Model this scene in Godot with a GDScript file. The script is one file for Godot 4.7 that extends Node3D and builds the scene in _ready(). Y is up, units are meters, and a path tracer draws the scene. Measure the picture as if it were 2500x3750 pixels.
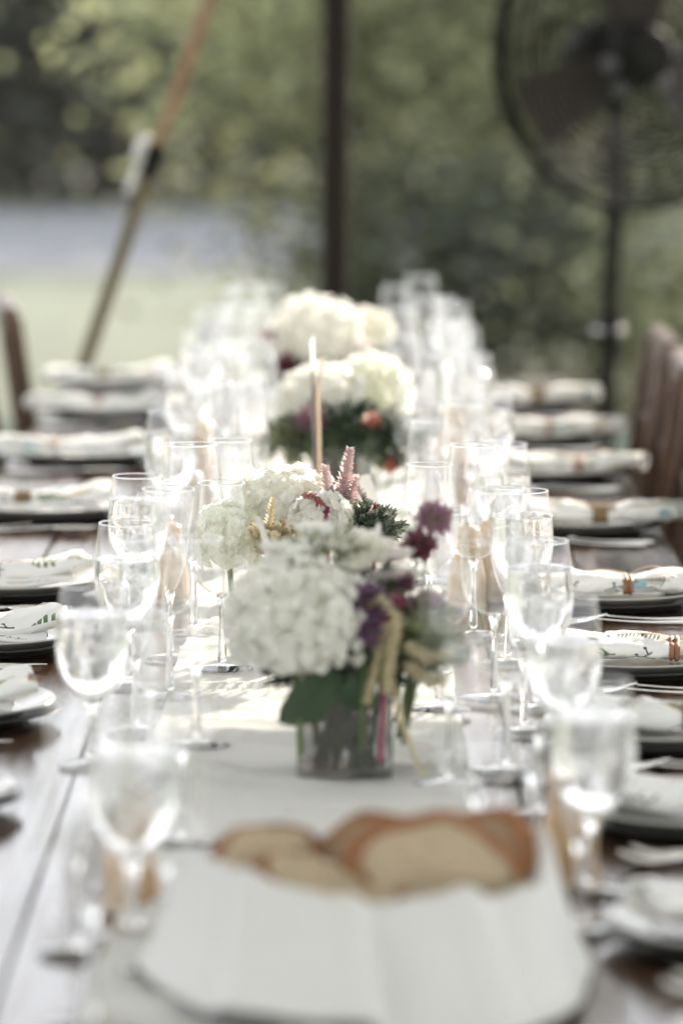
extends Node3D

# ------------------------------------------------------------------ mesh builder
class Shape:
	var v := PackedVector3Array()
	var f := PackedInt32Array()
	var uv := PackedVector2Array()
	var col := PackedColorArray()
	var use_uv := false
	var use_col := false
	var c := Color(1, 1, 1)

	func pt(p: Vector3, t := Vector2.ZERO) -> int:
		v.append(p)
		uv.append(t)
		col.append(c)
		return v.size() - 1

	func tri(a: int, b: int, d: int) -> void:
		f.append(a)
		f.append(b)
		f.append(d)

	func quad(a: int, b: int, d: int, e: int) -> void:
		tri(a, b, d)
		tri(a, d, e)

	# turns the faces added since «from» outward (Godot fronts run clockwise)
	func outward(from: int) -> void:
		var sum := 0.0
		var mid := Vector3.ZERO
		var n := 0
		for i in range(from, f.size()):
			mid += v[f[i]]
			n += 1
		mid /= maxf(n, 1)
		for i in range(from, f.size(), 3):
			sum += (v[f[i]] - mid).dot((v[f[i + 1]] - mid).cross(v[f[i + 2]] - mid))
		if sum > 0.0:
			for i in range(from, f.size(), 3):
				var t := f[i + 1]
				f[i + 1] = f[i + 2]
				f[i + 2] = t

	# a bevelled box of half sizes h, placed by x
	func box(h: Vector3, x := Transform3D.IDENTITY, r := 0.0) -> void:
		var from := f.size()
		r = minf(r, minf(h.x, minf(h.y, h.z)) * 0.9)
		var idx := {}
		for face in 3:
			for s in [-1, 1]:
				var q := []
				for k in [[-1, -1], [1, -1], [1, 1], [-1, 1]]:
					var p := Vector3.ZERO
					p[face] = s * h[face]
					p[(face + 1) % 3] = k[0] * (h[(face + 1) % 3] - r)
					p[(face + 2) % 3] = k[1] * (h[(face + 2) % 3] - r)
					var i := pt(x * p, Vector2(p[(face + 1) % 3], p[(face + 2) % 3]))
					q.append(i)
					var cs := Vector3(1, 1, 1)
					cs[face] = s
					cs[(face + 1) % 3] = k[0]
					cs[(face + 2) % 3] = k[1]
					idx[[face, cs]] = i
				if s > 0:
					quad(q[0], q[3], q[2], q[1])
				else:
					quad(q[0], q[1], q[2], q[3])
		if r > 0.0:
			for a in 3:
				var b := (a + 1) % 3
				var d := (a + 2) % 3
				for sb in [-1, 1]:
					for sd in [-1, 1]:
						var lo := Vector3.ZERO
						lo[a] = -1
						lo[b] = sb
						lo[d] = sd
						var hi := lo
						hi[a] = 1
						if sb * sd > 0:
							quad(idx[[b, lo]], idx[[b, hi]], idx[[d, hi]], idx[[d, lo]])
						else:
							quad(idx[[b, lo]], idx[[d, lo]], idx[[d, hi]], idx[[b, hi]])
			for sx in [-1, 1]:
				for sy in [-1, 1]:
					for sz in [-1, 1]:
						var q := Vector3(sx, sy, sz)
						if sx * sy * sz > 0:
							tri(idx[[0, q]], idx[[2, q]], idx[[1, q]])
						else:
							tri(idx[[0, q]], idx[[1, q]], idx[[2, q]])
		outward(from)

	# a surface of nu by nv cells, fn(u, v) gives the point
	func sheet(nu: int, nv: int, fn: Callable, wrap_u := false) -> void:
		var first := v.size()
		var w := nu if wrap_u else nu + 1
		for j in nv + 1:
			for i in w:
				var a := float(i) / nu
				var b := float(j) / nv
				pt(fn.call(a, b), Vector2(a, b))
		for j in nv:
			for i in nu:
				var i2 := (i + 1) % w
				quad(first + j * w + i, first + j * w + i2, first + (j + 1) * w + i2, first + (j + 1) * w + i)

	# a closed sheet with thickness (cloth), the bottom following the top
	func slab(nu: int, nv: int, fn: Callable, thick: float) -> void:
		var from := f.size()
		var first := v.size()
		var w := nu + 1
		for layer in 2:
			for j in nv + 1:
				for i in nu + 1:
					pt(fn.call(float(i) / nu, float(j) / nv) - Vector3(0, thick * layer, 0), Vector2(float(i) / nu, float(j) / nv))
		var n := w * (nv + 1)
		for j in nv:
			for i in nu:
				var a := first + j * w + i
				quad(a, a + 1, a + w + 1, a + w)
				quad(n + a, n + a + w, n + a + w + 1, n + a + 1)
		for i in nu:
			var a := first + i
			quad(a, n + a, n + a + 1, a + 1)
			a = first + nv * w + i
			quad(a, a + 1, n + a + 1, n + a)
		for j in nv:
			var a := first + j * w
			quad(a, a + w, n + a + w, n + a)
			a = first + j * w + nu
			quad(a, n + a, n + a + w, a + w)
		outward(from)

	# profile of (radius, height) turned about y; closed when it starts and ends on the axis
	func lathe(profile: Array, sides: int, x := Transform3D.IDENTITY) -> void:
		var from := f.size()
		var first := v.size()
		for p: Vector2 in profile:
			for i in sides:
				var a := TAU * i / sides
				pt(x * Vector3(p.x * cos(a), p.y, p.x * sin(a)), Vector2(float(i) / sides, p.y))
		for j in profile.size() - 1:
			for i in sides:
				var i2 := (i + 1) % sides
				quad(first + j * sides + i, first + j * sides + i2, first + (j + 1) * sides + i2, first + (j + 1) * sides + i)
		outward(from)

	# a tube along points with a radius each, caps included; flat > 0 squeezes it across its side vector
	func tube(path: Array, radii: Array, sides := 6, flat := 1.0, side := Vector3.ZERO) -> void:
		var from := f.size()
		var first := v.size()
		var n := path.size()
		var up := Vector3.ZERO
		for j in n:
			var d: Vector3 = (path[mini(j + 1, n - 1)] - path[maxi(j - 1, 0)]).normalized()
			if up == Vector3.ZERO:
				up = side if side != Vector3.ZERO else (Vector3.UP if absf(d.y) < 0.9 else Vector3.RIGHT)
			var a := d.cross(up).normalized()
			var b := a.cross(d).normalized()
			if side == Vector3.ZERO:
				up = b
			var r: float = radii[j] if radii.size() > 1 else radii[0]
			for i in sides:
				var t := TAU * i / sides
				pt(path[j] + a * (cos(t) * r) + b * (sin(t) * r * flat), Vector2(float(i) / sides, float(j) / n))
		for j in n - 1:
			for i in sides:
				var i2 := (i + 1) % sides
				quad(first + j * sides + i, first + j * sides + i2, first + (j + 1) * sides + i2, first + (j + 1) * sides + i)
		for e in 2:
			var at := pt(path[0] if e == 0 else path[n - 1])
			var base := first if e == 0 else first + (n - 1) * sides
			for i in sides:
				if e == 0:
					tri(at, base + (i + 1) % sides, base + i)
				else:
					tri(at, base + i, base + (i + 1) % sides)
		outward(from)

	func ball(r: Vector3, x := Transform3D.IDENTITY, nu := 10, nv := 7) -> void:
		var p := []
		for j in nv + 1:
			var a := PI * j / nv
			p.append(Vector2(sin(a), -cos(a)))
		lathe(p, nu, x * Transform3D(Basis.from_scale(r), Vector3.ZERO))

	func add(o: Shape, x: Transform3D) -> void:
		var first := v.size()
		for i in o.v.size():
			v.append(x * o.v[i])
			uv.append(o.uv[i])
			col.append(o.col[i] if not use_col else c)
		for i in o.f:
			f.append(first + i)

	func made(mat: Material) -> ArrayMesh:
		var n := PackedVector3Array()
		n.resize(v.size())
		for i in range(0, f.size(), 3):
			var a := f[i]
			var b := f[i + 1]
			var d := f[i + 2]
			var k := (v[d] - v[a]).cross(v[b] - v[a])
			n[a] += k
			n[b] += k
			n[d] += k
		for i in n.size():
			n[i] = n[i].normalized() if n[i].length_squared() > 0.0 else Vector3.UP
		var arr := []
		arr.resize(Mesh.ARRAY_MAX)
		arr[Mesh.ARRAY_VERTEX] = v
		arr[Mesh.ARRAY_NORMAL] = n
		arr[Mesh.ARRAY_INDEX] = f
		if use_uv:
			arr[Mesh.ARRAY_TEX_UV] = uv
		if use_col:
			arr[Mesh.ARRAY_COLOR] = col
		var m := ArrayMesh.new()
		m.add_surface_from_arrays(Mesh.PRIMITIVE_TRIANGLES, arr)
		m.surface_set_material(0, mat)
		return m


var rng := RandomNumberGenerator.new()
var used := {}
var M := {}
const T := 0.75          # table top
const CX := -0.05        # middle of the table
const SEAM := -6.12


func rnd(a: float, b: float) -> float:
	return rng.randf_range(a, b)


func numbered(called: String) -> String:
	var k: int = used.get(called, 0)
	used[called] = k + 1
	return called if k == 0 else "%s_%03d" % [called, k]


func tag(o: Node, label: String, category: String, group := "") -> Node:
	o.set_meta("label", label)
	o.set_meta("category", category)
	if group:
		o.set_meta("group", group)
	return o


func thing(called: String, label: String, category: String, at := Vector3.ZERO, turn := 0.0, group := "") -> Node3D:
	var o := Node3D.new()
	o.name = numbered(called)
	add_child(o)
	o.position = at
	o.rotation.y = turn
	tag(o, label, category, group)
	return o


func put(called: String, mesh: Mesh, parent: Node, x := Transform3D.IDENTITY) -> MeshInstance3D:
	var o := MeshInstance3D.new()
	o.mesh = mesh
	if parent == self:
		o.name = numbered(called)
		add_child(o)
	else:
		o.name = called
		parent.add_child(o, true)
	o.transform = x
	return o


func copy(o: Node3D, at: Vector3, turn: float, label: String, group := "") -> Node3D:
	var c: Node3D = o.duplicate()
	c.name = numbered(str(o.name).split("_0")[0])
	add_child(c)
	c.position = at
	c.rotation.y = turn
	c.set_meta("label", label)
	if group:
		c.set_meta("group", group)
	return c


func lin(r: float, g: float, b: float) -> Color:
	return Color(r, g, b).linear_to_srgb()


func mat(called: String, c: Color, rough := 0.7, metal := 0.0) -> StandardMaterial3D:
	var m := StandardMaterial3D.new()
	m.resource_name = called
	m.albedo_color = c
	m.roughness = rough
	m.metallic = metal
	M[called] = m
	return m


func noise_tex(freq: float, a: Color, b: Color, size := 256, octaves := 4, sd := 1) -> NoiseTexture2D:
	var n := FastNoiseLite.new()
	n.seed = sd
	n.frequency = freq
	n.fractal_octaves = octaves
	var t := NoiseTexture2D.new()
	t.width = size
	t.height = size
	t.seamless = true
	t.noise = n
	var g := Gradient.new()
	g.set_color(0, a)
	g.set_color(1, b)
	t.color_ramp = g
	return t


func textured(m: StandardMaterial3D, t: Texture2D, scale: Vector3, world := true) -> StandardMaterial3D:
	m.albedo_texture = t
	m.uv1_triplanar = true
	m.uv1_world_triplanar = world
	m.uv1_scale = scale
	return m


func leafy(called: String, c: Color, through := 0.6) -> StandardMaterial3D:
	var m := mat(called, c, 0.6)
	m.backlight_enabled = true
	m.backlight = Color(through, through, through)
	return m


func materials() -> void:
	# wood of the table tops
	for k in 3:
		var m := mat("table_wood_%d" % k, Color(1, 1, 1), 0.3)
		textured(m, noise_tex(0.02, lin(0.028, 0.014, 0.008), lin(0.11, 0.062, 0.036), 512, 5, 3 + k), Vector3(4.5 + k, 4.5, 0.35))
		m.uv1_offset = Vector3(0.3 * k, 0, 0.21 * k)
		m.roughness_texture = noise_tex(0.03, Color(0.1, 0.1, 0.1), Color(0.27, 0.27, 0.27), 256, 4, 9)
		m.roughness = 1.0
		m.metallic_specular = 0.62
		m.heightmap_enabled = true
		m.heightmap_texture = m.albedo_texture
		m.heightmap_scale = 0.05
	textured(mat("chair_wood", Color(1, 1, 1), 0.38), noise_tex(0.03, lin(0.04, 0.018, 0.01), lin(0.14, 0.072, 0.04), 256, 4, 21), Vector3(9, 1.4, 9))
	var w := mat("water", Color(1, 1, 1, 0.0), 0.0)
	w.refraction_enabled = true
	w.refraction_scale = 0.033
	var g := mat("glass_solid", Color(1, 1, 1, 0.0), 0.05)
	g.refraction_enabled = true
	g.refraction_scale = 0.05
	var p := mat("glass_thin", Color(0.95, 0.96, 0.97, 0.006), 0.035)
	p.transparency = BaseMaterial3D.TRANSPARENCY_ALPHA
	p.metallic_specular = 0.42
	var sm := mat("glass_smoke", Color(0.3, 0.29, 0.27, 0.22), 0.04)
	sm.transparency = BaseMaterial3D.TRANSPARENCY_ALPHA
	var ice := mat("ice", Color(0.97, 0.98, 1, 0.1), 0.08)
	ice.transparency = BaseMaterial3D.TRANSPARENCY_ALPHA
	var mw := textured(mat("mill_wood", Color(1, 1, 1), 0.32), noise_tex(0.03, lin(0.36, 0.22, 0.1), lin(0.58, 0.39, 0.2), 128, 4, 61), Vector3(30, 3.5, 30), false)
	mw.clearcoat_enabled = true
	mw.clearcoat = 0.4
	textured(mat("bread_crust", Color(1, 1, 1), 0.75), noise_tex(0.05, lin(0.13, 0.045, 0.016), lin(0.42, 0.2, 0.085), 128, 4, 62), Vector3(14, 14, 14), false)
	textured(mat("bread_crumb", Color(1, 1, 1), 0.95), noise_tex(0.12, lin(0.3, 0.22, 0.13), lin(0.68, 0.58, 0.43), 128, 3, 63), Vector3(16, 16, 16), false)
	textured(mat("wicker", Color(1, 1, 1), 0.8), noise_tex(0.1, lin(0.16, 0.12, 0.06), lin(0.34, 0.27, 0.15), 128, 3, 64), Vector3(20, 40, 20), false)
	mat("silver", lin(0.72, 0.71, 0.68), 0.15, 1.0)
	var pl := mat("plate_glaze", lin(0.62, 0.61, 0.58), 0.16)
	pl.albedo_texture = noise_tex(0.06, Color(0.93, 0.93, 0.92), Color(1, 1, 1), 128, 3, 5)
	pl.uv1_triplanar = true
	pl.uv1_scale = Vector3(5, 5, 5)
	mat("charger_glaze", lin(0.06, 0.062, 0.056), 0.3)
	# cloth
	var cl := mat("runner_gauze", lin(0.66, 0.655, 0.63), 0.95)
	cl.heightmap_enabled = true
	cl.heightmap_texture = noise_tex(0.12, Color(0, 0, 0), Color(1, 1, 1), 256, 3, 33)
	cl.uv1_triplanar = true
	cl.uv1_world_triplanar = true
	cl.uv1_scale = Vector3(7, 7, 9)
	cl.heightmap_scale = 0.12
	cl.rim_enabled = true
	cl.rim = 0.3
	cl.backlight_enabled = true
	cl.backlight = Color(0.25, 0.25, 0.25)
	var nc := mat("napkin_cotton", Color(1, 1, 1), 0.9)
	nc.rim_enabled = true
	nc.rim = 0.25
	nc.albedo_texture = napkin_print()
	var nb := mat("white_cotton", lin(0.66, 0.655, 0.64), 0.9)
	nb.heightmap_enabled = true
	nb.heightmap_texture = noise_tex(0.2, Color(0, 0, 0), Color(1, 1, 1), 256, 2, 44)
	nb.heightmap_scale = 0.05
	nb.uv1_triplanar = true
	nb.uv1_scale = Vector3(6, 6, 6)
	nb.rim_enabled = true
	nb.rim = 0.2
	textured(mat("leather", Color(1, 1, 1), 0.55), noise_tex(0.05, lin(0.2, 0.085, 0.04), lin(0.38, 0.19, 0.1), 128, 4, 6), Vector3(12, 12, 12), false)
	textured(mat("jute", Color(1, 1, 1), 0.95), noise_tex(0.2, lin(0.12, 0.075, 0.035), lin(0.42, 0.3, 0.17), 128, 3, 8), Vector3(25, 25, 25), false)
	mat("white_paper", lin(0.74, 0.73, 0.7), 0.85)
	mat("kraft_paper", lin(0.26, 0.17, 0.1), 0.85)
	# flowers
	for q in [["petal_white", 0.84, 0.835, 0.75, 1.0], ["petal_cream", 0.82, 0.8, 0.65, 1.0], ["petal_green_white", 0.76, 0.79, 0.6, 1.0], ["petal_burgundy", 0.14, 0.028, 0.05, 0.3], ["petal_mauve", 0.3, 0.15, 0.2, 0.4],
			["petal_purple", 0.15, 0.075, 0.14, 0.3], ["petal_pink", 0.6, 0.4, 0.39, 0.8], ["petal_magenta", 0.28, 0.02, 0.09, 0.4], ["petal_yellow", 0.62, 0.54, 0.33, 0.6], ["petal_orange", 0.42, 0.11, 0.05, 0.45],
			["petal_coral", 0.4, 0.13, 0.09, 0.45], ["petal_blush", 0.78, 0.68, 0.65, 1.0], ["leaf_dark", 0.035, 0.07, 0.028, 0.3], ["leaf_kale", 0.055, 0.09, 0.05, 0.35], ["leaf_grey", 0.16, 0.2, 0.15, 0.4], ["stem_green", 0.1, 0.15, 0.05, 0.3], ["leaf_fresh", 0.17, 0.21, 0.06, 0.6]]:
		leafy(q[0], lin(q[1], q[2], q[3]), q[4])
	# setting
	leafy("canopy_fabric", lin(0.8, 0.795, 0.8), 0.85)
	mat("black_metal", lin(0.015, 0.011, 0.008), 0.6, 0.0).metallic_specular = 0.25
	mat("fan_metal", lin(0.012, 0.012, 0.011), 0.6, 0.0).metallic_specular = 0.2
	mat("fan_clip", lin(0.28, 0.28, 0.29), 0.5, 0.2)
	mat("buckle_steel", lin(0.6, 0.6, 0.58), 0.4, 0.2)
	mat("chrome", lin(0.6, 0.6, 0.6), 0.12, 1.0)
	textured(mat("fan_blade", Color(1, 1, 1), 0.5), noise_tex(0.05, lin(0.05, 0.038, 0.033), lin(0.07, 0.054, 0.047), 64), Vector3(4, 4, 4), false)
	mat("webbing_orange", lin(0.26, 0.155, 0.09), 0.85)
	mat("webbing_olive", lin(0.12, 0.1, 0.05), 0.85)
	textured(mat("lawn_green", Color(1, 1, 1), 0.95), noise_tex(0.03, lin(0.075, 0.092, 0.058), lin(0.13, 0.15, 0.105), 512, 5, 12), Vector3(0.11, 0.11, 0.11))
	textured(mat("gravel_road", Color(1, 1, 1), 0.9), noise_tex(0.05, lin(0.15, 0.15, 0.155), lin(0.215, 0.215, 0.225), 512, 5, 13), Vector3(0.2, 0.2, 0.2))
	textured(mat("bark", Color(1, 1, 1), 0.95), noise_tex(0.06, lin(0.03, 0.024, 0.018), lin(0.11, 0.09, 0.07), 128), Vector3(3, 0.6, 3))
	for q in [["crown_dark", 0.55], ["crown_light", 1.1]]:
		var lf := leafy(q[0], Color(1, 1, 1), q[1])
		lf.vertex_color_use_as_albedo = true


# ------------------------------------------------------------------ printed napkin: sprigs, feathers and pears
func stamp(im: Image, p: Vector2, r: float, c: Color) -> void:
	var w := im.get_width()
	for y in range(floori(p.y - r), ceili(p.y + r) + 1):
		for x in range(floori(p.x - r), ceili(p.x + r) + 1):
			if Vector2(x, y).distance_to(p) <= r:
				im.set_pixel(posmod(x, w), posmod(y, w), c)


func stroke(im: Image, a: Vector2, b: Vector2, r0: float, r1: float, c: Color) -> void:
	var n := maxi(2, int(a.distance_to(b) / 1.5))
	for i in n + 1:
		var t := float(i) / n
		stamp(im, a.lerp(b, t), lerpf(r0, r1, t), c)


func napkin_print() -> ImageTexture:
	var im := Image.create(640, 640, false, Image.FORMAT_RGB8)
	im.fill(lin(0.77, 0.77, 0.76))
	var pens := [lin(0.1, 0.15, 0.075), lin(0.17, 0.11, 0.055), lin(0.1, 0.1, 0.07), lin(0.035, 0.045, 0.065)]
	for k in 20:
		var at := Vector2(60 + 125 * (k % 5) + rnd(-25, 25), 70 + 160 * (k / 5) + rnd(-30, 30))
		var a := rnd(-0.9, 0.9) + (PI if k % 2 else 0.0)
		var d := Vector2(cos(a), sin(a))
		var s := Vector2(-d.y, d.x)
		var c: Color = pens[k % 4]
		match k % 4:
			0:  # lobed oak-like leaf
				stroke(im, at - d * 52, at + d * 52, 3, 2, c)
				for i in 5:
					var q := at + d * (-34 + i * 19)
					for e in [-1.0, 1.0]:
						var tip: Vector2 = q + s * e * (34 - absf(i - 2) * 7) + d * 14
						stroke(im, q, tip, 5, 5, c)
						stroke(im, tip, tip + s * e * 7 + d * 7, 6, 3, c.lightened(0.12))
			1:  # feather of fine barbs
				stroke(im, at - d * 70, at + d * 60, 2.5, 1, c)
				for i in 26:
					var q := at + d * (-55 + i * 4.4)
					var l := 27.0 * sin(PI * (i + 3) / 30.0)
					for e in [-1.0, 1.0]:
						stroke(im, q, q + s * e * l + d * 15, 1.6, 0.9, c.lerp(lin(0.4, 0.3, 0.16), rnd(0, 0.8)))
			2:  # fern
				stroke(im, at - d * 60, at + d * 65, 2, 1, c)
				for i in 11:
					var q := at + d * (-46 + i * 10)
					for e in [-1.0, 1.0]:
						stroke(im, q, q + s * e * (26 - i * 1.6) + d * 8, 3.4, 1, c)
			3:  # dark twig with buds
				stroke(im, at - d * 40, at + d * 40, 3, 2, c)
				for i in 4:
					var q := at + d * (-24 + i * 17)
					var tip := q + s * (24 if i % 2 else -24) + d * 12
					stroke(im, q, tip, 2.4, 2, c)
					stamp(im, tip, 5, c)
	for at: Vector2 in [Vector2(470, 300), Vector2(470, 560), Vector2(150, 420)]:  # pale blue fruit on curved stems
		for i in 30:
			var t := i / 29.0
			stamp(im, at + Vector2(-60 + 40 * t, 36 - 50 * t + 40 * t * t), 3, lin(0.13, 0.12, 0.06))
		for i in 40:
			stamp(im, at + Vector2(rnd(-10, 10), rnd(-12, 10)), 15, lin(0.3 + rnd(-0.03, 0.05), 0.44, 0.48))
		stamp(im, at + Vector2(6, -12), 6, lin(0.2, 0.19, 0.14))
	for at: Vector2 in [Vector2(30, 250), Vector2(610, 90)]:  # brown cones
		for i in 120:
			stamp(im, at + Vector2(rnd(-34, 34), rnd(-20, 20)), 4, lin(rnd(0.1, 0.25), rnd(0.08, 0.16), rnd(0.05, 0.09)))
	return ImageTexture.create_from_image(im)


# ------------------------------------------------------------------ glassware
func revolve(profile: Array, m: String, sides := 40, x := Transform3D.IDENTITY) -> ArrayMesh:
	var s := Shape.new()
	s.lathe(smooth(profile), sides, x)
	return s.made(M[m])


func smooth(p: Array, steps := 4) -> Array:
	var out := []
	for i in p.size() - 1:
		var a: Vector2 = p[maxi(i - 1, 0)]
		var b: Vector2 = p[i]
		var c: Vector2 = p[i + 1]
		var d: Vector2 = p[mini(i + 2, p.size() - 1)]
		for k in steps:
			var q: Vector2 = b.cubic_interpolate(c, a, d, float(k) / steps)
			q.x = maxf(q.x, 0.0)
			out.append(q)
	out.append(p[-1])
	return out


func ring(r: float, y: float, t: float, m: String) -> ArrayMesh:
	var pts := []
	for i in 9:
		var a := TAU * i / 8
		pts.append(Vector2(r + t * cos(a), y + t * sin(a)))
	var s := Shape.new()
	s.lathe(pts, 48)
	return s.made(M[m])


func stemmed(called: String, label: String, category: String, bowl: Array, foot: float, stem_r: float, group: String) -> Node3D:
	var o := thing(called, label, category, Vector3.ZERO, 0.0, group)
	var b: Vector2 = bowl[0]
	put("bowl", revolve(bowl, "glass_thin"), o)
	var inner := []
	for q: Vector2 in bowl:
		inner.append(Vector2(maxf(q.x - 0.0013, 0.0005), q.y + (0.0025 if q == b else 0.0)))
	put("bowl_inside", revolve(inner, "glass_thin"), o)
	var top: Vector2 = bowl[-1]
	put("rim", ring(top.x - 0.0006, top.y, 0.001, "glass_solid"), o)
	put("stem", revolve([Vector2(0, b.y + 0.003), Vector2(stem_r * 1.9, b.y - 0.001), Vector2(stem_r, b.y - 0.015), Vector2(stem_r, lerpf(0.01, b.y, 0.45)), Vector2(stem_r * 1.5, 0.013), Vector2(0, 0.008)], "glass_solid", 16), o)
	put("foot", revolve([Vector2(0, 0.007), Vector2(foot * 0.3, 0.0055), Vector2(foot * 0.85, 0.0028), Vector2(foot, 0.0018), Vector2(foot * 0.96, 0.0004), Vector2(0, 0.0004)], "glass_solid", 40), o)
	return o


func make_goblet(fill: float) -> Node3D:
	var o := stemmed("water_goblet", "", "water goblet", [Vector2(0.003, 0.072), Vector2(0.02, 0.077), Vector2(0.034, 0.098), Vector2(0.0405, 0.128), Vector2(0.0385, 0.165), Vector2(0.0335, 0.2)], 0.036, 0.0055, "water goblets of iced water")
	put("water", revolve([Vector2(0, 0.075), Vector2(0.0185, 0.0785), Vector2(0.0325, 0.099), Vector2(0.0392, 0.128), Vector2(0.0388, 0.145), Vector2(0.0378, fill - 0.001), Vector2(0.0362, fill + 0.0002), Vector2(0, fill)], "water"), o)
	for k in 9:
		var s := Shape.new()
		s.box(Vector3(0.0105, 0.0095, 0.0105), Transform3D.IDENTITY, 0.003)
		put("ice_cube", s.made(M["ice"]), o, Transform3D(Basis.from_euler(Vector3(rnd(-1, 1), rnd(0, 3), rnd(-1, 1))), Vector3(cos(k * 2.3) * 0.017, fill - 0.001 - 0.0078 * k + rnd(-0.003, 0.003), sin(k * 2.3) * 0.017)))
	return o


func make_wine(s: float, called: String, group: String) -> Node3D:
	return stemmed(called, "", "wine glass", [Vector2(0.002, 0.1 * s), Vector2(0.017 * s, 0.1035 * s), Vector2(0.0335 * s, 0.12 * s), Vector2(0.0405 * s, 0.147 * s), Vector2(0.0395 * s, 0.18 * s), Vector2(0.0355 * s, 0.218 * s), Vector2(0.0315 * s, 0.25 * s)], 0.039 * s, 0.0038, group)


func make_flute() -> Node3D:
	return stemmed("champagne_flute", "", "champagne flute", [Vector2(0.0015, 0.085), Vector2(0.009, 0.092), Vector2(0.0185, 0.118), Vector2(0.0245, 0.155), Vector2(0.0245, 0.19), Vector2(0.0215, 0.222)], 0.032, 0.0034, "slender champagne flutes")


func make_mill() -> Node3D:
	var o := thing("wooden_mill", "", "pepper mill", Vector3.ZERO, 0.0, "small turned wooden mills by the glasses")
	put("body", revolve([Vector2(0, 0.0005), Vector2(0.0195, 0.0005), Vector2(0.0205, 0.004), Vector2(0.0195, 0.009), Vector2(0.0205, 0.014), Vector2(0.0198, 0.038), Vector2(0.0165, 0.058), Vector2(0.0118, 0.07), Vector2(0.0112, 0.074), Vector2(0, 0.0745)], "mill_wood", 32), o)
	put("neck_ring", revolve([Vector2(0, 0.0745), Vector2(0.0135, 0.0748), Vector2(0.0145, 0.077), Vector2(0.0135, 0.0795), Vector2(0.0118, 0.081), Vector2(0, 0.0812)], "mill_wood", 32), o)
	put("head", revolve([Vector2(0, 0.0812), Vector2(0.0125, 0.0815), Vector2(0.0118, 0.088), Vector2(0.0135, 0.094), Vector2(0.0128, 0.1), Vector2(0.008, 0.104), Vector2(0, 0.105)], "mill_wood", 32), o)
	put("top_knob", revolve([Vector2(0, 0.105), Vector2(0.003, 0.1052), Vector2(0.0048, 0.109), Vector2(0.003, 0.1125), Vector2(0, 0.113)], "silver", 16), o)
	return o


# ------------------------------------------------------------------ plates, cutlery, napkins
func make_charger() -> Node3D:
	return put("charger_plate", revolve([Vector2(0, 0.004), Vector2(0.085, 0.0045), Vector2(0.105, 0.009), Vector2(0.136, 0.0165), Vector2(0.1375, 0.0155), Vector2(0.136, 0.014), Vector2(0.108, 0.006), Vector2(0.09, 0.0005), Vector2(0, 0.0005)], "charger_glaze", 56), self)


func make_plate() -> Node3D:
	return put("dinner_plate", revolve([Vector2(0, 0.004), Vector2(0.08, 0.0045), Vector2(0.1, 0.0085), Vector2(0.127, 0.0185), Vector2(0.1295, 0.0185), Vector2(0.1285, 0.0165), Vector2(0.1, 0.0055), Vector2(0.082, 0.0005), Vector2(0, 0.0005)], "plate_glaze", 56), self)


func handle(s: Shape, l: float) -> void:
	var p := []
	var r := []
	for i in 13:
		var t := i / 12.0
		p.append(Vector3(t * l, 0.0035 + 0.006 * pow(1.0 - t, 2.0) * 0.3 + 0.007 * t * t, 0))
		r.append(lerpf(0.0085, 0.0032, smoothstep(0.0, 0.75, t)) * (0.55 if i == 0 else 1.0))
	s.tube(p, r, 8, 0.33, Vector3.UP)


# cutlery lies along x with the handle end at the origin
func make_fork() -> Node3D:
	var o := thing("dinner_fork", "", "fork")
	var s := Shape.new()
	handle(s, 0.125)
	put("handle", s.made(M["silver"]), o)
	s = Shape.new()
	s.sheet(6, 8, func(u, w): return Vector3(0.122 + 0.03 * u, 0.0118 - 0.006 * sin(u * PI * 0.5) + 0.0025 * absf(w - 0.5), (w - 0.5) * (0.008 + 0.017 * sqrt(u))))
	put("head", s.made(M["silver"]), o)
	for k in 4:
		s = Shape.new()
		var z := (k - 1.5) * 0.0066
		s.tube([Vector3(0.15, 0.006, z), Vector3(0.165, 0.0045, z), Vector3(0.18, 0.0065, z), Vector3(0.197, 0.0135, z)], [0.0021, 0.0019, 0.0017, 0.0008], 6)
		put("tine", s.made(M["silver"]), o)
	return o


func make_knife() -> Node3D:
	var o := thing("dinner_knife", "", "knife")
	var s := Shape.new()
	handle(s, 0.105)
	put("handle", s.made(M["silver"]), o)
	s = Shape.new()
	s.slab(12, 2, func(u, w): return Vector3(0.1 + 0.125 * u, 0.0065, (w - 0.5) * 0.019 * sqrt(maxf(0.05, sin(PI * (0.12 + 0.86 * u)))) + 0.003 * u), 0.0016)
	put("blade", s.made(M["silver"]), o)
	return o


func make_spoon() -> Node3D:
	var o := thing("table_spoon", "", "spoon")
	var s := Shape.new()
	handle(s, 0.132)
	put("handle", s.made(M["silver"]), o)
	s = Shape.new()
	s.sheet(16, 6, func(u, w): return Vector3(0.158 + 0.033 * w * cos(TAU * u) + 0.004, 0.0105 - 0.0085 * (1.0 - w * w), 0.021 * w * sin(TAU * u)), true)
	put("bowl", s.made(M["silver"]), o)
	return o


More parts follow.
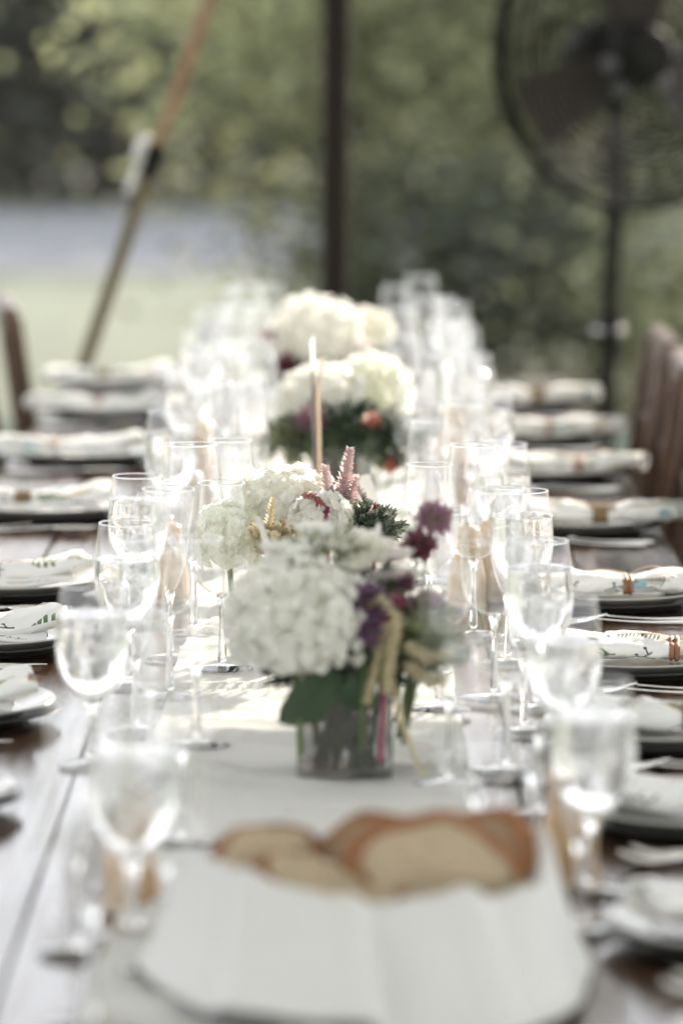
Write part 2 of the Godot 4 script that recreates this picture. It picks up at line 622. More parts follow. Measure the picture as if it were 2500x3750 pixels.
# a rolled napkin along x, inner end at +x, tied about the middle
func make_napkin(kind: int) -> Node3D:
	var o := thing("rolled_napkin", "", "napkin")
	var n := FastNoiseLite.new()
	n.seed = 70 + kind
	n.frequency = 9.0
	var s := Shape.new()
	s.use_uv = true
	var tie := 0.42 + 0.05 * (kind % 3)
	var from := 0
	var flare := 0.012 + 0.006 * (kind % 2)
	var cross := func(u: float, w: float) -> Vector3:
		var waist := 1.0 - 0.28 * exp(-pow((u - tie) * 9.0, 2.0))
		var a := TAU * w
		var hw := (0.037 + 0.018 * smoothstep(tie, 1.0, u) + 0.004 * sin(u * 7.0 + kind)) * waist
		var hh := (0.0155 - 0.0035 * smoothstep(tie, 1.0, u)) * waist
		var end := sqrt(clampf(minf(u, 1.0 - u) * 22.0, 0.02, 1.0))
		var cy := signf(sin(a)) * pow(absf(sin(a)), 0.75)
		var cz := signf(cos(a)) * pow(absf(cos(a)), 0.85)
		var skew := 0.02 * cz * (u - 0.5)
		var x := -0.135 + 0.27 * u + skew
		var p := Vector3(x, hh * (1.0 + cy * lerpf(0.75, 1.0, end)) + flare * smoothstep(0.7, 1.0, u), hw * cz * lerpf(0.85, 1.0, end))
		var k := n.get_noise_3d(p.x * 3.0, p.z * 6.0, p.y * 4.0) * 0.006 + 0.0018 * sin(a * 3.0 + u * 8.0 + kind)
		return p + Vector3(0, maxf(k * cy, -p.y), k * cz)
	s.sheet(34, 30, cross)
	# spiral end faces
	for e in 2:
		var u := 0.0 if e == 0 else 1.0
		var c := Vector3.ZERO
		for i in 30:
			c += cross.call(u, i / 30.0) / 30.0
		var mid := s.pt(c + Vector3(0.012 if e == 0 else -0.012, 0, 0), Vector2(u, 0.2))
		var first := s.v.size()
		for i in 31:
			s.pt(cross.call(u, i / 30.0), Vector2(u, i / 30.0))
		for i in 30:
			s.tri(mid, first + i, first + i + 1)
	s.outward(0)
	for i in s.uv.size():
		s.uv[i] = Vector2(s.uv[i].x * 0.85 + 0.17 * kind, s.uv[i].y * 0.62 + 0.29 * kind)
	put("roll", s.made(M["napkin_cotton"]), o)
	# the loose fold that peeks out beneath on one side
	s = Shape.new()
	s.use_uv = true
	s.slab(20, 6, func(u, w): return Vector3(-0.12 + 0.235 * u, 0.007 + 0.004 * sin(u * 9.0 + kind) * w + 0.006 * sin(w * PI), 0.018 + 0.04 * w + 0.006 * sin(u * 5.0 + kind)), 0.005)
	put("loose_fold", s.made(M["napkin_cotton"]), o)
	# tie: leather ribbon or jute, wound round the waist
	var x0 := -0.135 + 0.27 * tie
	var ribbon := kind % 3 != 1
	for turn in (2 if ribbon else 6):
		s = Shape.new()
		var dx := (turn - (0.5 if ribbon else 2.5)) * (0.007 if ribbon else 0.0042)
		var pts := []
		for i in 21:
			var p: Vector3 = cross.call(clampf(tie + dx / 0.27, 0, 1), i / 20.0)
			var mid := Vector3(p.x, 0.014, 0)
			pts.append(p + (p - mid).normalized() * 0.0016)
		if ribbon:
			s.tube(pts, [0.0032], 6, 0.3, Vector3.RIGHT.cross(Vector3.UP))
		else:
			s.tube(pts, [0.0024], 6)
		put("tie_band", s.made(M["leather" if ribbon else "jute"]), o)
	if ribbon:
		for e in 2:
			s = Shape.new()
			var top := 0.027
			var d := -1.0 if e == 0 else 1.0
			s.sheet(14, 2, func(u, w): return Vector3(x0 + d * (0.005 + 0.062 * u), top + 0.017 * sin(u * 2.6) * (1.0 - 0.4 * e) - 0.012 * u, -0.004 + (w - 0.5) * 0.009 + 0.02 * u * u * d))
			put("ribbon_end", s.made(M["leather"]), o)
	return o


func make_card() -> Node3D:
	var s := Shape.new()
	var flat := Shape.new()
	flat.slab(6, 6, func(u, w): return Vector3((u - 0.5) * 0.044, 0.012 * w * w + 0.0035 * sin(u * 3.0), -0.058 * w), 0.0012)
	s.add(flat, Transform3D(Basis(Vector3.RIGHT, PI / 2), Vector3.ZERO))
	return put("place_card", s.made(M["white_paper"]), self)


# ------------------------------------------------------------------ flowers
func floret(open := 1.0) -> Shape:
	var s := Shape.new()
	for k in 4:
		var a := TAU * k / 4 + rnd(-0.12, 0.12)
		var b := Basis(Vector3.UP, a)
		var first := s.v.size()
		var sz := rnd(0.9, 1.1)
		# across, along: a cupped round petal with a soft wave
		var lift := rnd(0.0, 0.35) + 0.75 * (1.25 - open)
		for j in 5:
			var t := j / 4.0
			var w: float = [0.1, 0.4, 0.56, 0.52, 0.2][j]
			for i in 3:
				var q := (i - 1.0)
				s.pt(b * Vector3(t * 0.95 * sz, lift * t * t + 0.22 * q * q * t * (1.0 - 0.5 * t) + 0.09 * sin(t * PI) - (0.1 if j == 4 else 0.0) + 0.05 * q * sin(k * 2.0 + t * 3.0), q * w * sz))
		for j in 4:
			for i in 2:
				s.quad(first + j * 3 + i, first + j * 3 + i + 1, first + j * 3 + i + 4, first + j * 3 + i + 3)
	s.ball(Vector3(0.09, 0.09, 0.09), Transform3D(Basis.IDENTITY, Vector3(0, 0.06, 0)), 5, 4)
	return s


func on_ball(i: int, n: int, low := -0.55) -> Vector3:
	var y := 1.0 - (1.0 - low) * (i + 0.5) / n
	var a := i * 2.39996
	var r := sqrt(maxf(0.0, 1.0 - y * y))
	return Vector3(r * cos(a), y, r * sin(a))


func facing(d: Vector3, spin := 0.0) -> Basis:
	var x := d.cross(Vector3.FORWARD if absf(d.z) < 0.9 else Vector3.RIGHT).normalized()
	return Basis(x, d, x.cross(d)) * Basis(Vector3.UP, spin)


var florets := []


func hydrangea(label: String, at: Vector3, r: Vector3, n: int, size: float, m: String, apart: bool, m2 := "") -> Node3D:
	var o := thing("hydrangea", label, "flower", at, 0.0, "")
	var kit := []
	for k in 5:
		kit.append(florets[k].made(M[m if k < 4 or m2 == "" else m2]))
	var whole := Shape.new()
	for i in n:
		var d := (on_ball(i, n) + Vector3(rnd(-0.1, 0.1), rnd(-0.1, 0.1), rnd(-0.1, 0.1))).normalized()
		var p := d * r * (rnd(0.86, 1.09) + 0.075 * sin(d.x * 5.0 + at.z * 9.0) * cos(d.z * 6.0 + d.y * 4.0))
		var tilt := (d + Vector3(rnd(-0.3, 0.3), rnd(-0.2, 0.3), rnd(-0.3, 0.3))).normalized()
		var x := Transform3D(facing(tilt, rnd(0, 6)).scaled(Vector3.ONE * size * rnd(0.85, 1.15)), p)
		if apart:
			put("floret", kit[i % 5], o, x)
		else:
			whole.add(florets[i % 5], x)
	if not apart:
		put("florets", whole.made(M[m]), o).set_meta("kind", "stuff")
	var s := Shape.new()
	s.ball(r * 0.8, Transform3D.IDENTITY, 14, 9)
	put("heart", s.made(M["petal_cream"]), o)
	s = Shape.new()
	s.tube([Vector3(0, -r.y * 0.5, 0), Vector3(0.003, -r.y - 0.02, 0), Vector3(-at.x * 0.12, -(at.y - T - 0.035), 0.005)], [0.004], 6)
	put("stem", s.made(M["stem_green"]), o)
	return o


# spike of small bracts along a path
func spike(s: Shape, path: Array, r0: float, r1: float, n: int, bract: float) -> void:
	for i in n:
		var t := (i + 0.5) / n
		var k := t * (path.size() - 1)
		var a: Vector3 = path[int(k)]
		var b: Vector3 = path[mini(int(k) + 1, path.size() - 1)]
		var dir := (b - a).normalized()
		var p := a.lerp(b, k - int(k))
		var ang := i * 2.4
		var out := facing(dir) * Vector3(cos(ang), 0, sin(ang))
		var r := lerpf(r0, r1, pow(t, 1.3))
		var tip := (out + dir * 0.75 + Vector3(rnd(-0.25, 0.25), rnd(-0.25, 0.25), rnd(-0.25, 0.25))).normalized()
		var side := tip.cross(dir).normalized() * bract * 0.34
		var base := p + out * r * 0.35
		var q := s.v.size()
		s.pt(base - side * 0.4)
		s.pt(base + side * 0.4)
		s.pt(base + tip * bract * 0.6 * (0.5 + r / r0) + side)
		s.pt(base + tip * bract * 0.6 * (0.5 + r / r0) - side)
		s.pt(base + tip * bract * (0.5 + r / r0))
		s.quad(q, q + 1, q + 2, q + 3)
		s.tri(q + 3, q + 2, q + 4)


func celosia(label: String, at: Vector3, plumes: Array, m: String) -> Node3D:
	var o := thing("celosia", label, "flower", at)
	for p in plumes:
		var s := Shape.new()
		var path: Array = p[0]
		s.tube(path, [p[1] * 0.4, p[1] * 0.35, p[1] * 0.08], 6)
		spike(s, path, p[1], p[2], p[3], p[4])
		put("plume", s.made(M[m]), o)
	var s2 := Shape.new()
	s2.tube([Vector3(0, 0, 0), Vector3(0.002, -0.04, 0.003), Vector3(-at.x * 0.1, -(at.y - T - 0.03), 0)], [0.0028], 6)
	put("stem", s2.made(M["petal_magenta"]), o)
	return o


# fluffy head: layers of narrow petals round a middle
func puff(called: String, label: String, category: String, at: Vector3, r: float, n: int, m: String, middle: String, flat := 0.7, towards := Vector3.UP) -> Node3D:
	var o := thing(called, label, category, at)
	var s := Shape.new()
	for i in n:
		var d := on_ball(i, n, -0.35)
		d = Vector3(d.x, d.y * flat, d.z).normalized()
		var side := d.cross(Vector3.UP).normalized() * r * rnd(0.14, 0.22)
		var lift := Vector3(rnd(-0.2, 0.2), rnd(-0.1, 0.3), rnd(-0.2, 0.2)) * r
		var a := d * r * 0.3
		var b := d * r * rnd(0.7, 0.85) + lift * 0.4
		var e := d * r * rnd(0.95, 1.15) + lift
		var q := s.v.size()
		s.pt(a - side * 0.4)
		s.pt(a + side * 0.4)
		s.pt(b + side)
		s.pt(b - side)
		s.pt(e + side * 0.5)
		s.pt(e - side * 0.5)
		s.quad(q, q + 1, q + 2, q + 3)
		s.quad(q + 3, q + 2, q + 4, q + 5)
	var x := Transform3D(facing(towards), Vector3.ZERO)
	put("petals", s.made(M[m]), o, x).set_meta("kind", "stuff")
	s = Shape.new()
	s.ball(Vector3(r * 0.45, r * 0.4, r * 0.45), Transform3D.IDENTITY, 9, 6)
	put("flower_centre", s.made(M[middle]), o, x)
	s = Shape.new()
	s.tube([Vector3.ZERO, Vector3(-0.006, -0.035, 0.004), Vector3(-at.x * 0.3, -(at.y - T - 0.04), 0)], [0.0019], 5)
	put("stem", s.made(M["stem_green"]), o)
	return o


# foliage: stems that carry lobed leaflets
func greens(called: String, label: String, at: Vector3, r: Vector3, n: int, leaf: float, m: String, lobes := 3) -> Node3D:
	var o := thing(called, label, "foliage", at)
	var stems := Shape.new()
	var s := Shape.new()
	for i in n:
		var d := (on_ball(i, n, -0.3) + Vector3(rnd(-0.2, 0.2), rnd(-0.2, 0.2), rnd(-0.2, 0.2))).normalized()
		var tip := d * r * rnd(0.75, 1.1)
		stems.tube([Vector3(0, -r.y * 0.6, 0), tip * 0.5, tip], [0.0012, 0.0009, 0.0005], 4)
		for k in 5:
			var base := tip * (0.55 + 0.11 * k)
			var b := facing((d + Vector3(rnd(-0.8, 0.8), rnd(-0.3, 0.8), rnd(-0.8, 0.8))).normalized(), rnd(0, 6))
			for l in lobes:
				var a := (l - (lobes - 1) * 0.5) * 0.75
				var dir := b * Vector3(sin(a), cos(a), 0.25 * sin(a * 2.0 + k))
				var side := (b * Vector3(cos(a), -sin(a), 0.3)) * leaf * 0.17
				var len_ := leaf * (1.0 if l == int(lobes / 2.0) else 0.72) * rnd(0.8, 1.15)
				var curl := b.z * leaf * 0.18
				var q := s.v.size()
				s.pt(base)
				s.pt(base + dir * len_ * 0.5 + side + curl)
				s.pt(base + dir * len_ * 0.5 - side + curl)
				s.pt(base + dir * len_ + curl * 0.3)
				s.pt(base + dir * len_ * 0.5)
				s.tri(q, q + 1, q + 4)
				s.tri(q, q + 4, q + 2)
				s.tri(q + 1, q + 3, q + 4)
				s.tri(q + 4, q + 3, q + 2)
	put("leaves", s.made(M[m]), o).set_meta("kind", "stuff")
	stems.tube([Vector3(0, -r.y * 0.55, 0), Vector3(-at.x * 0.2, -(at.y - T - 0.04), 0)], [0.0024], 5)
	put("stems", stems.made(M["stem_green"]), o)
	return o


# several ruffled white blooms on one upright stem (stock, lisianthus)
func blooms(label: String, at: Vector3, n: int, r: float, m: String) -> Node3D:
	var o := thing("ruffled_flower", label, "flower", at)
	for i in n:
		var s := Shape.new()
		var c := Vector3(rnd(-0.022, 0.022), rnd(-0.022, 0.022), rnd(-0.02, 0.02))
		for layer in 3:
			for k in 6:
				var a := TAU * (k + layer * 0.5) / 6 + rnd(-0.1, 0.1)
				var b := Basis(Vector3.UP, a)
				var ro := r * (1.0 - 0.25 * layer)
				s.sheet(4, 3, func(u, w): return c + b * Vector3(ro * w * (0.35 + 0.65 * (1.0 - 0.25 * layer)), ro * (0.5 * w + 0.5 * w * w) * (0.6 + 0.3 * layer) + 0.1 * ro * sin(u * 9.0 + k) * w, (u - 0.5) * ro * 1.05 * sin(0.35 + w * 1.9)))
		put("bloom", s.made(M[m]), o)
	var s2 := Shape.new()
	s2.tube([Vector3(0, -0.005, 0), Vector3(0, -0.05, 0), Vector3(-at.x * 0.2, -(at.y - T - 0.04), 0)], [0.0025], 6)
	put("stem", s2.made(M["stem_green"]), o)
	return o


func make_vase(label: String, at: Vector3, half: float, h: float, turn := 0.0) -> Node3D:
	var o := thing("glass_vase", label, "vase", at, turn)
	for k in 4:
		var s := Shape.new()
		s.box(Vector3(half - 0.0004, h * 0.5, 0.0016), Transform3D(Basis(Vector3.UP, PI / 2 * k), Basis(Vector3.UP, PI / 2 * k) * Vector3(0, h * 0.5, half - 0.0016)), 0.0006)
		put("glass_wall", s.made(M["glass_smoke"]), o)
	var b := Shape.new()
	b.box(Vector3(half - 0.004, 0.004, half - 0.004), Transform3D(Basis.IDENTITY, Vector3(0, 0.0045, 0)), 0.001)
	put("glass_base", b.made(M["glass_solid"]), o)
	b = Shape.new()
	b.box(Vector3(half - 0.0042, h * 0.38, half - 0.0042), Transform3D(Basis.IDENTITY, Vector3(0, 0.0095 + h * 0.38, 0)), 0.0005)
	put("water", b.made(M["water"]), o)
	for k in 14:
		var s := Shape.new()
		var a := Vector3(rnd(-0.8, 0.8), 0, rnd(-0.8, 0.8)) * half * 0.85
		var c := Vector3(rnd(-0.7, 0.7), 0, rnd(-0.7, 0.7)) * half
		s.tube([a + Vector3(0, 0.012, 0), (a + c) * 0.5 + Vector3(0, h * 0.5, 0), c + Vector3(0, h * 1.12, 0)], [rnd(0.002, 0.0035)], 6)
		put("cut_stem", s.made(M["stem_green" if k % 3 else "leaf_dark"]), o)
	for k in 13:
		var s := Shape.new()
		var bs := Basis.from_euler(Vector3(rnd(-0.9, 0.9), rnd(0, 6), rnd(-0.9, 0.9)))
		s.sheet(2, 5, func(u, w): return bs * Vector3((u - 0.5) * 0.017 * sin(PI * (0.06 + 0.9 * w)), (w - 0.5) * 0.045, 0.006 * absf(u - 0.5)))
		put("soaked_leaf", s.made(M["leaf_dark" if k % 2 else "leaf_grey"]), o, Transform3D(Basis.IDENTITY, Vector3(rnd(-0.6, 0.6) * half, h * rnd(0.3, 0.7), rnd(-0.6, 0.6) * half)))
	return o


func broad_leaf(label: String, at: Vector3, b: Basis, l: float, w: float, m := "leaf_dark") -> Node3D:
	var s := Shape.new()
	s.sheet(8, 12, func(u, q): return b * Vector3((u - 0.5) * w * pow(sin(PI * clampf(0.04 + 0.96 * q, 0, 1)), 0.7), -l * q, 0.012 * sin(q * 2.6) + 0.01 * absf(u - 0.5) + 0.0016 * sin(q * 30.0) * absf(u - 0.5) * 2.0))
	var o := put("broad_leaf", s.made(M[m]), self, Transform3D(Basis.IDENTITY, at))
	tag(o, label, "leaf")
	return o


# ------------------------------------------------------------------ trees and shrubs
func crown(o: Node3D, c: Vector3, r: Vector3, clumps: int, each: int, leaf: float, dark: Color, light: Color, m: String) -> void:
	var s := Shape.new()
	s.use_col = true
	for i in clumps:
		var d := Vector3(rnd(-1, 1), rnd(-1, 1), rnd(-1, 1))
		if d.length() > 1.0:
			d = d.normalized() * rnd(0.7, 1.0)
		var p := c + d * r * rnd(0.75, 1.05)
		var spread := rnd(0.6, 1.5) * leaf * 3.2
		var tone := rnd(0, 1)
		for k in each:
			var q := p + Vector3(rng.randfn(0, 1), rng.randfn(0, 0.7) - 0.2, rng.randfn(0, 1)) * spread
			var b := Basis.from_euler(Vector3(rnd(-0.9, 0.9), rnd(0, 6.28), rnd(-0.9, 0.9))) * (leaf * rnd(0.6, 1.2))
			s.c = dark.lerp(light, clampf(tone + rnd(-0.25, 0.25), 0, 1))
			var f := s.v.size()
			s.pt(q - b.z * 0.5)
			s.pt(q + b.x * 0.32 + b.y * 0.06)
			s.pt(q + b.z * 0.6 - b.y * 0.1)
			s.pt(q - b.x * 0.32 + b.y * 0.06)
			s.tri(f, f + 1, f + 2)
			s.tri(f, f + 2, f + 3)
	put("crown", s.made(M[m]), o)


func tree(called: String, label: String, category: String, at: Vector3, h: float, r: Vector3, mid: float, clumps: int, each: int, leaf: float, dark: Color, light: Color, m: String, group := "") -> Node3D:
	var o := thing(called, label, category, at, 0.0, group)
	var s := Shape.new()
	var tr := h * 0.025
	s.tube([Vector3(0, -0.05, 0), Vector3(rnd(-0.04, 0.04), h * 0.3, 0), Vector3(rnd(-0.1, 0.1), h * 0.75, rnd(-0.1, 0.1))], [tr * 1.4, tr, tr * 0.4], 8)
	for k in 7:
		var a := k * 2.4
		var b := Vector3(0, h * rnd(0.15, 0.5), 0)
		s.tube([b, b + Vector3(cos(a) * r.x * 0.4, r.y * 0.25, sin(a) * r.z * 0.4), b + Vector3(cos(a) * r.x * 0.8, r.y * rnd(0.1, 0.6), sin(a) * r.z * 0.8)], [tr * 0.5, tr * 0.3, tr * 0.1], 5)
	put("trunk", s.made(M["bark"]), o)
	crown(o, Vector3(0, mid, 0), r, clumps, each, leaf, dark, light, m)
	return o


# ------------------------------------------------------------------ furniture
func make_table(label: String, z0: float, z1: float) -> void:
	var o := thing("farm_table", label, "table", Vector3(CX, 0, (z0 + z1) * 0.5))
	var l := absf(z1 - z0) * 0.5 - 0.002
	var w := 1.11 / 7
	for k in 7:
		var s := Shape.new()
		s.box(Vector3(w * 0.5 - 0.0012, 0.019, l), Transform3D(Basis.IDENTITY, Vector3((k - 3) * w, T - 0.019 - 0.0006 * (k * 5 % 3), 0)), 0.0018)
		put("plank", s.made(M["table_wood_%d" % (k * 2 % 3)]), o)
	for sx in [-1, 1]:
		var s := Shape.new()
		s.box(Vector3(0.011, 0.045, l - 0.1), Transform3D(Basis.IDENTITY, Vector3(sx * 0.44, T - 0.0852, 0)), 0.002)
		put("apron", s.made(M["chair_wood"]), o)
		for sz in [-1, 1]:
			s = Shape.new()
			s.box(Vector3(0.04, (T - 0.041) * 0.5, 0.04), Transform3D(Basis.IDENTITY, Vector3(sx * 0.385, (T - 0.041) * 0.5, sz * (l - 0.2))), 0.004)
			put("leg", s.made(M["chair_wood"]), o)


func bar(a: Vector3, b: Vector3, hx: float, hz: float) -> ArrayMesh:
	var s := Shape.new()
	var d := (b - a).normalized()
	var x := Vector3.BACK if absf(d.z) < 0.7 else Vector3.UP
	x = (x - d * x.dot(d)).normalized()
	s.box(Vector3(hx, a.distance_to(b) * 0.5, hz), Transform3D(Basis(x, d, x.cross(d)), (a + b) * 0.5), 0.004)
	return s.made(M["chair_wood"])


# sits facing -x; the origin is under the middle of the seat
func make_chair() -> Node3D:
	var o := thing("wooden_chair", "", "chair", Vector3.ZERO, 0.0, "dark wooden chairs pushed up to the table")
	for sz in [-1, 1]:
		var z: float = sz * 0.185
		put("back_post", bar(Vector3(0.19, 0.0, z), Vector3(0.2, 0.46, z), 0.017, 0.022), o)
		put("back_post", bar(Vector3(0.2, 0.455, z), Vector3(0.262, 0.9, z), 0.017, 0.021), o)
		put("front_leg", bar(Vector3(-0.19, 0.0, z), Vector3(-0.18, 0.44, z), 0.016, 0.018), o)
		put("side_stretcher", bar(Vector3(-0.17, 0.2, z), Vector3(0.18, 0.2, z), 0.009, 0.011), o)
	put("top_rail", bar(Vector3(0.266, 0.885, -0.225), Vector3(0.266, 0.885, 0.225), 0.038, 0.016), o)
	put("middle_rail", bar(Vector3(0.241, 0.74, -0.17), Vector3(0.241, 0.74, 0.17), 0.016, 0.009), o)
	put("lower_rail", bar(Vector3(0.214, 0.56, -0.17), Vector3(0.214, 0.56, 0.17), 0.018, 0.009), o)
	for k in 6:
		var z := -0.135 + 0.054 * k
		put("back_slat", bar(Vector3(0.215, 0.575, z), Vector3(0.259, 0.85, z), 0.016, 0.006), o)
	var s := Shape.new()
	s.box(Vector3(0.205, 0.014, 0.205), Transform3D(Basis.IDENTITY, Vector3(0, 0.455, 0)), 0.006)
	put("seat", s.made(M["chair_wood"]), o)
	put("front_stretcher", bar(Vector3(-0.183, 0.3, -0.17), Vector3(-0.183, 0.3, 0.17), 0.011, 0.009), o)
	return o


func make_fan() -> void:
	var o := thing("pedestal_fan", "black pedestal fan with round wire guard standing beyond the table end", "fan", Vector3(0.662, 0, -10.5))
	var s := Shape.new()
	s.lathe(smooth([Vector2(0, 0.045), Vector2(0.1, 0.04), Vector2(0.27, 0.02), Vector2(0.28, 0.008), Vector2(0.27, 0.001), Vector2(0, 0.001)]), 40)
	put("base", s.made(M["fan_metal"]), o)
	s = Shape.new()
	s.tube([Vector3(-0.015, 0.03, 0), Vector3(0.015, 1.22, 0), Vector3(0.022, 1.42, 0)], [0.023, 0.021, 0.018], 14)
	put("pole", s.made(M["fan_metal"]), o)
	s = Shape.new()
	s.tube([Vector3(0.003, 0.72, 0), Vector3(0.006, 0.8, 0)], [0.027], 14)
	put("height_collar", s.made(M["fan_metal"]), o)
	for e in 2:
		s = Shape.new()
		s.tube([Vector3(0.0, 0.765, 0), Vector3(0.034 * (1 if e else -1), 0.765, 0.02)], [0.008, 0.011], 10)
		put("collar_knob", s.made(M["chrome"]), o)
	var hub := Transform3D(Basis(Vector3.UP, 0.42) * Basis(Vector3.RIGHT, PI / 2 - 0.06), Vector3(0.055, 1.445, 0.1))
	var R := 0.372
	# two wire cages: rings closer towards the rim, each ring a part
	for side in [-1.0, 1.0]:
		for k in 19:
			var t := 0.2 + 0.8 * k / 18.0
			s = Shape.new()
			var rr := R * t
			var y: float = side * (0.018 + 0.07 * sqrt(maxf(0.0, 1.0 - pow(t, 4.0))))
			var tk := 0.009 if k == 18 else 0.0031
			var pts := []
			for i in 7:
				pts.append(Vector2(rr + tk * cos(TAU * i / 6), y + tk * sin(TAU * i / 6)))
			s.lathe(pts, 64)
			put("guard_ring", s.made(M["fan_metal"]), o, hub)
		for k in 8:
			s = Shape.new()
			var a := TAU * k / 8
			var p := []
			for i in 7:
				var t := 0.2 + 0.8 * i / 6.0
				p.append(Vector3(cos(a) * R * t, side * (0.0225 + 0.07 * sqrt(maxf(0.0, 1.0 - pow(t, 4.0)))), sin(a) * R * t))
			s.tube(p, [0.0026], 6)
			put("guard_brace", s.made(M["fan_metal"]), o, hub)
	for k in 3:
		var b := Basis(Vector3.UP, TAU * k / 3 + 1.6)
		s = Shape.new()
		s.slab(10, 8, func(u, w): return b * Vector3(0.055 + 0.27 * u, (w - 0.5) * 0.075 * (1.0 - 0.4 * u), (w - 0.5) * (0.075 + 0.11 * sin(u * 1.9)) + 0.03 * u), 0.002)
		put("fan_blade", s.made(M["fan_blade"]), o, hub)
	s = Shape.new()
	s.lathe(smooth([Vector2(0, 0.095), Vector2(0.05, 0.09), Vector2(0.075, 0.05), Vector2(0.075, -0.02), Vector2(0, -0.02)]), 28)
	put("hub_cap", s.made(M["fan_metal"]), o, hub)
	s = Shape.new()
	s.lathe(smooth([Vector2(0, -0.095), Vector2(0.085, -0.1), Vector2(0.1, -0.16), Vector2(0.08, -0.24), Vector2(0, -0.26)]), 28)
	put("motor", s.made(M["fan_metal"]), o, hub)
	for c in [Vector3(-0.075, 0.06, 0.085), Vector3(-0.105, 0.06, 0.025), Vector3(0.04, 0.06, 0.07), Vector3(0.06, 0.06, -0.01)]:
		s = Shape.new()
		s.ball(Vector3(0.026, 0.012, 0.02), Transform3D(Basis.IDENTITY, Vector3(c.x, c.y, c.z)), 14, 8)
		put("guard_clip", s.made(M["fan_clip"]), o, hub)


const ORD := ["nearest", "second", "third", "fourth", "fifth", "sixth", "seventh", "eighth", "farthest"]


func _ready() -> void:
	rng.seed = 20240
	# ---------------- camera
	var cam := Camera3D.new()
	cam.name = "camera"
	add_child(cam)
	cam.position = Vector3(0, 1.58, 0)
	cam.rotation_degrees = Vector3(-6.897, 0, 0)
	cam.near = 0.1
	cam.far = 400.0
	cam.fov = 13.795
	var lens := CameraAttributesPhysical.new()
	lens.frustum_focal_length = 99.2
	lens.frustum_near = 0.1
	lens.frustum_far = 400.0
	lens.frustum_focus_distance = 5.37
	lens.exposure_aperture = 1.9
	cam.attributes = lens
	cam.current = true
	# ---------------- sky, exposure, sun
	var env := Environment.new()
	env.background_mode = Environment.BG_SKY
	var sky := ProceduralSkyMaterial.new()
	sky.sky_top_color = Color(0.78, 0.8, 0.83)
	sky.sky_horizon_color = Color(0.94, 0.943, 0.95)
	sky.sky_curve = 0.22
	sky.ground_bottom_color = Color(0.3, 0.32, 0.25)
	sky.ground_horizon_color = Color(0.6, 0.62, 0.58)
	sky.sky_energy_multiplier = 1.12
	env.sky = Sky.new()
	env.sky.sky_material = sky
	env.tonemap_mode = Environment.TONE_MAPPER_LINEAR
	env.tonemap_exposure = 2.7
	env.fog_enabled = true
	env.fog_density = 0.0006
	env.fog_light_color = Color(0.95, 0.92, 0.88)
	env.sdfgi_enabled = true
	env.ssao_enabled = true
	env.ssil_enabled = true
	var we := WorldEnvironment.new()
	we.name = "environment"
	we.environment = env
	add_child(we)
	var sun := DirectionalLight3D.new()
	sun.name = "sun"
	add_child(sun)
	sun.look_at_from_position(Vector3(0.44, 0.36, -0.83), Vector3.ZERO)
	sun.light_color = Color(1.0, 0.945, 0.87)
	sun.light_energy = 1.4
	sun.light_angular_distance = 0.9
	sun.shadow_enabled = true

	materials()
	for k in 5:
		florets.append(floret(rnd(0.7, 1.1)))

	# ---------------- ground
	var s := Shape.new()
	s.sheet(24, 24, func(u, w): return Vector3((u - 0.5) * 500.0, 0.0, (w - 0.75) * 500.0))
	put("lawn", s.made(M["lawn_green"]), self).set_meta("kind", "structure")
	s = Shape.new()
	s.sheet(40, 3, func(u, w): return Vector3((u - 0.5) * 160.0, 0.006, -24.6 - 7.4 * w - 0.0012 * pow((u - 0.5) * 160.0, 2.0) * 0.3))
	put("road", s.made(M["gravel_road"]), self).set_meta("kind", "structure")

	# ---------------- far wood beyond the road
	var darks := [[-9.5, -36.0, "dark tree beyond the road, far outside left"], [-6.4, -34.6, "dark tree beyond the road, second from the left end"], [-3.9, -35.6, "broad dark tree filling the upper left corner beyond the road"], [-1.9, -34.4, "dark tree beyond the road behind the tent guy strap"], [0.5, -36.0, "dark tree beyond the road behind the tent pole"], [2.8, -34.8, "dark tree beyond the road behind the pedestal fan"], [5.6, -35.6, "dark tree beyond the road, second from the right end"], [8.8, -35.0, "dark tree beyond the road, far outside right"]]
	for d in darks:
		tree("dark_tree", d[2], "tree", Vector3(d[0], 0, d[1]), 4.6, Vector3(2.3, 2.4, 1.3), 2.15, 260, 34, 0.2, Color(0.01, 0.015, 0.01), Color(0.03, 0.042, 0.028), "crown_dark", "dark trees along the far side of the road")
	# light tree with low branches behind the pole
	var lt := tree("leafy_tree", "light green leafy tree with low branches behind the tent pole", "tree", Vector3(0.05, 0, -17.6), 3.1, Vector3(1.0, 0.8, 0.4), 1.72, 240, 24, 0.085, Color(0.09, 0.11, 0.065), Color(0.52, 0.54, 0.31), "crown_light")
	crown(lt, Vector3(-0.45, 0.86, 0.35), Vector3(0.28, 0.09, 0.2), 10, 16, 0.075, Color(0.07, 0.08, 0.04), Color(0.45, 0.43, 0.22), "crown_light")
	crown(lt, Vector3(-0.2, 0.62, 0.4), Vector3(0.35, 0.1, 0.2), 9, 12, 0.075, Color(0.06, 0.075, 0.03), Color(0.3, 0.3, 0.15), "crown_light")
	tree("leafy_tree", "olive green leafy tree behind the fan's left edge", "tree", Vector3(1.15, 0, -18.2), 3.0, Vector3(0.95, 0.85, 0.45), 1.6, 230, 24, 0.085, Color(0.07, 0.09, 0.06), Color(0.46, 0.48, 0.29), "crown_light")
	tree("leafy_tree", "grey green leafy tree standing right behind the fan", "tree", Vector3(2.7, 0, -18.6), 3.1, Vector3(1.0, 0.9, 0.45), 1.6, 220, 24, 0.09, Color(0.06, 0.08, 0.05), Color(0.4, 0.42, 0.26), "crown_light")
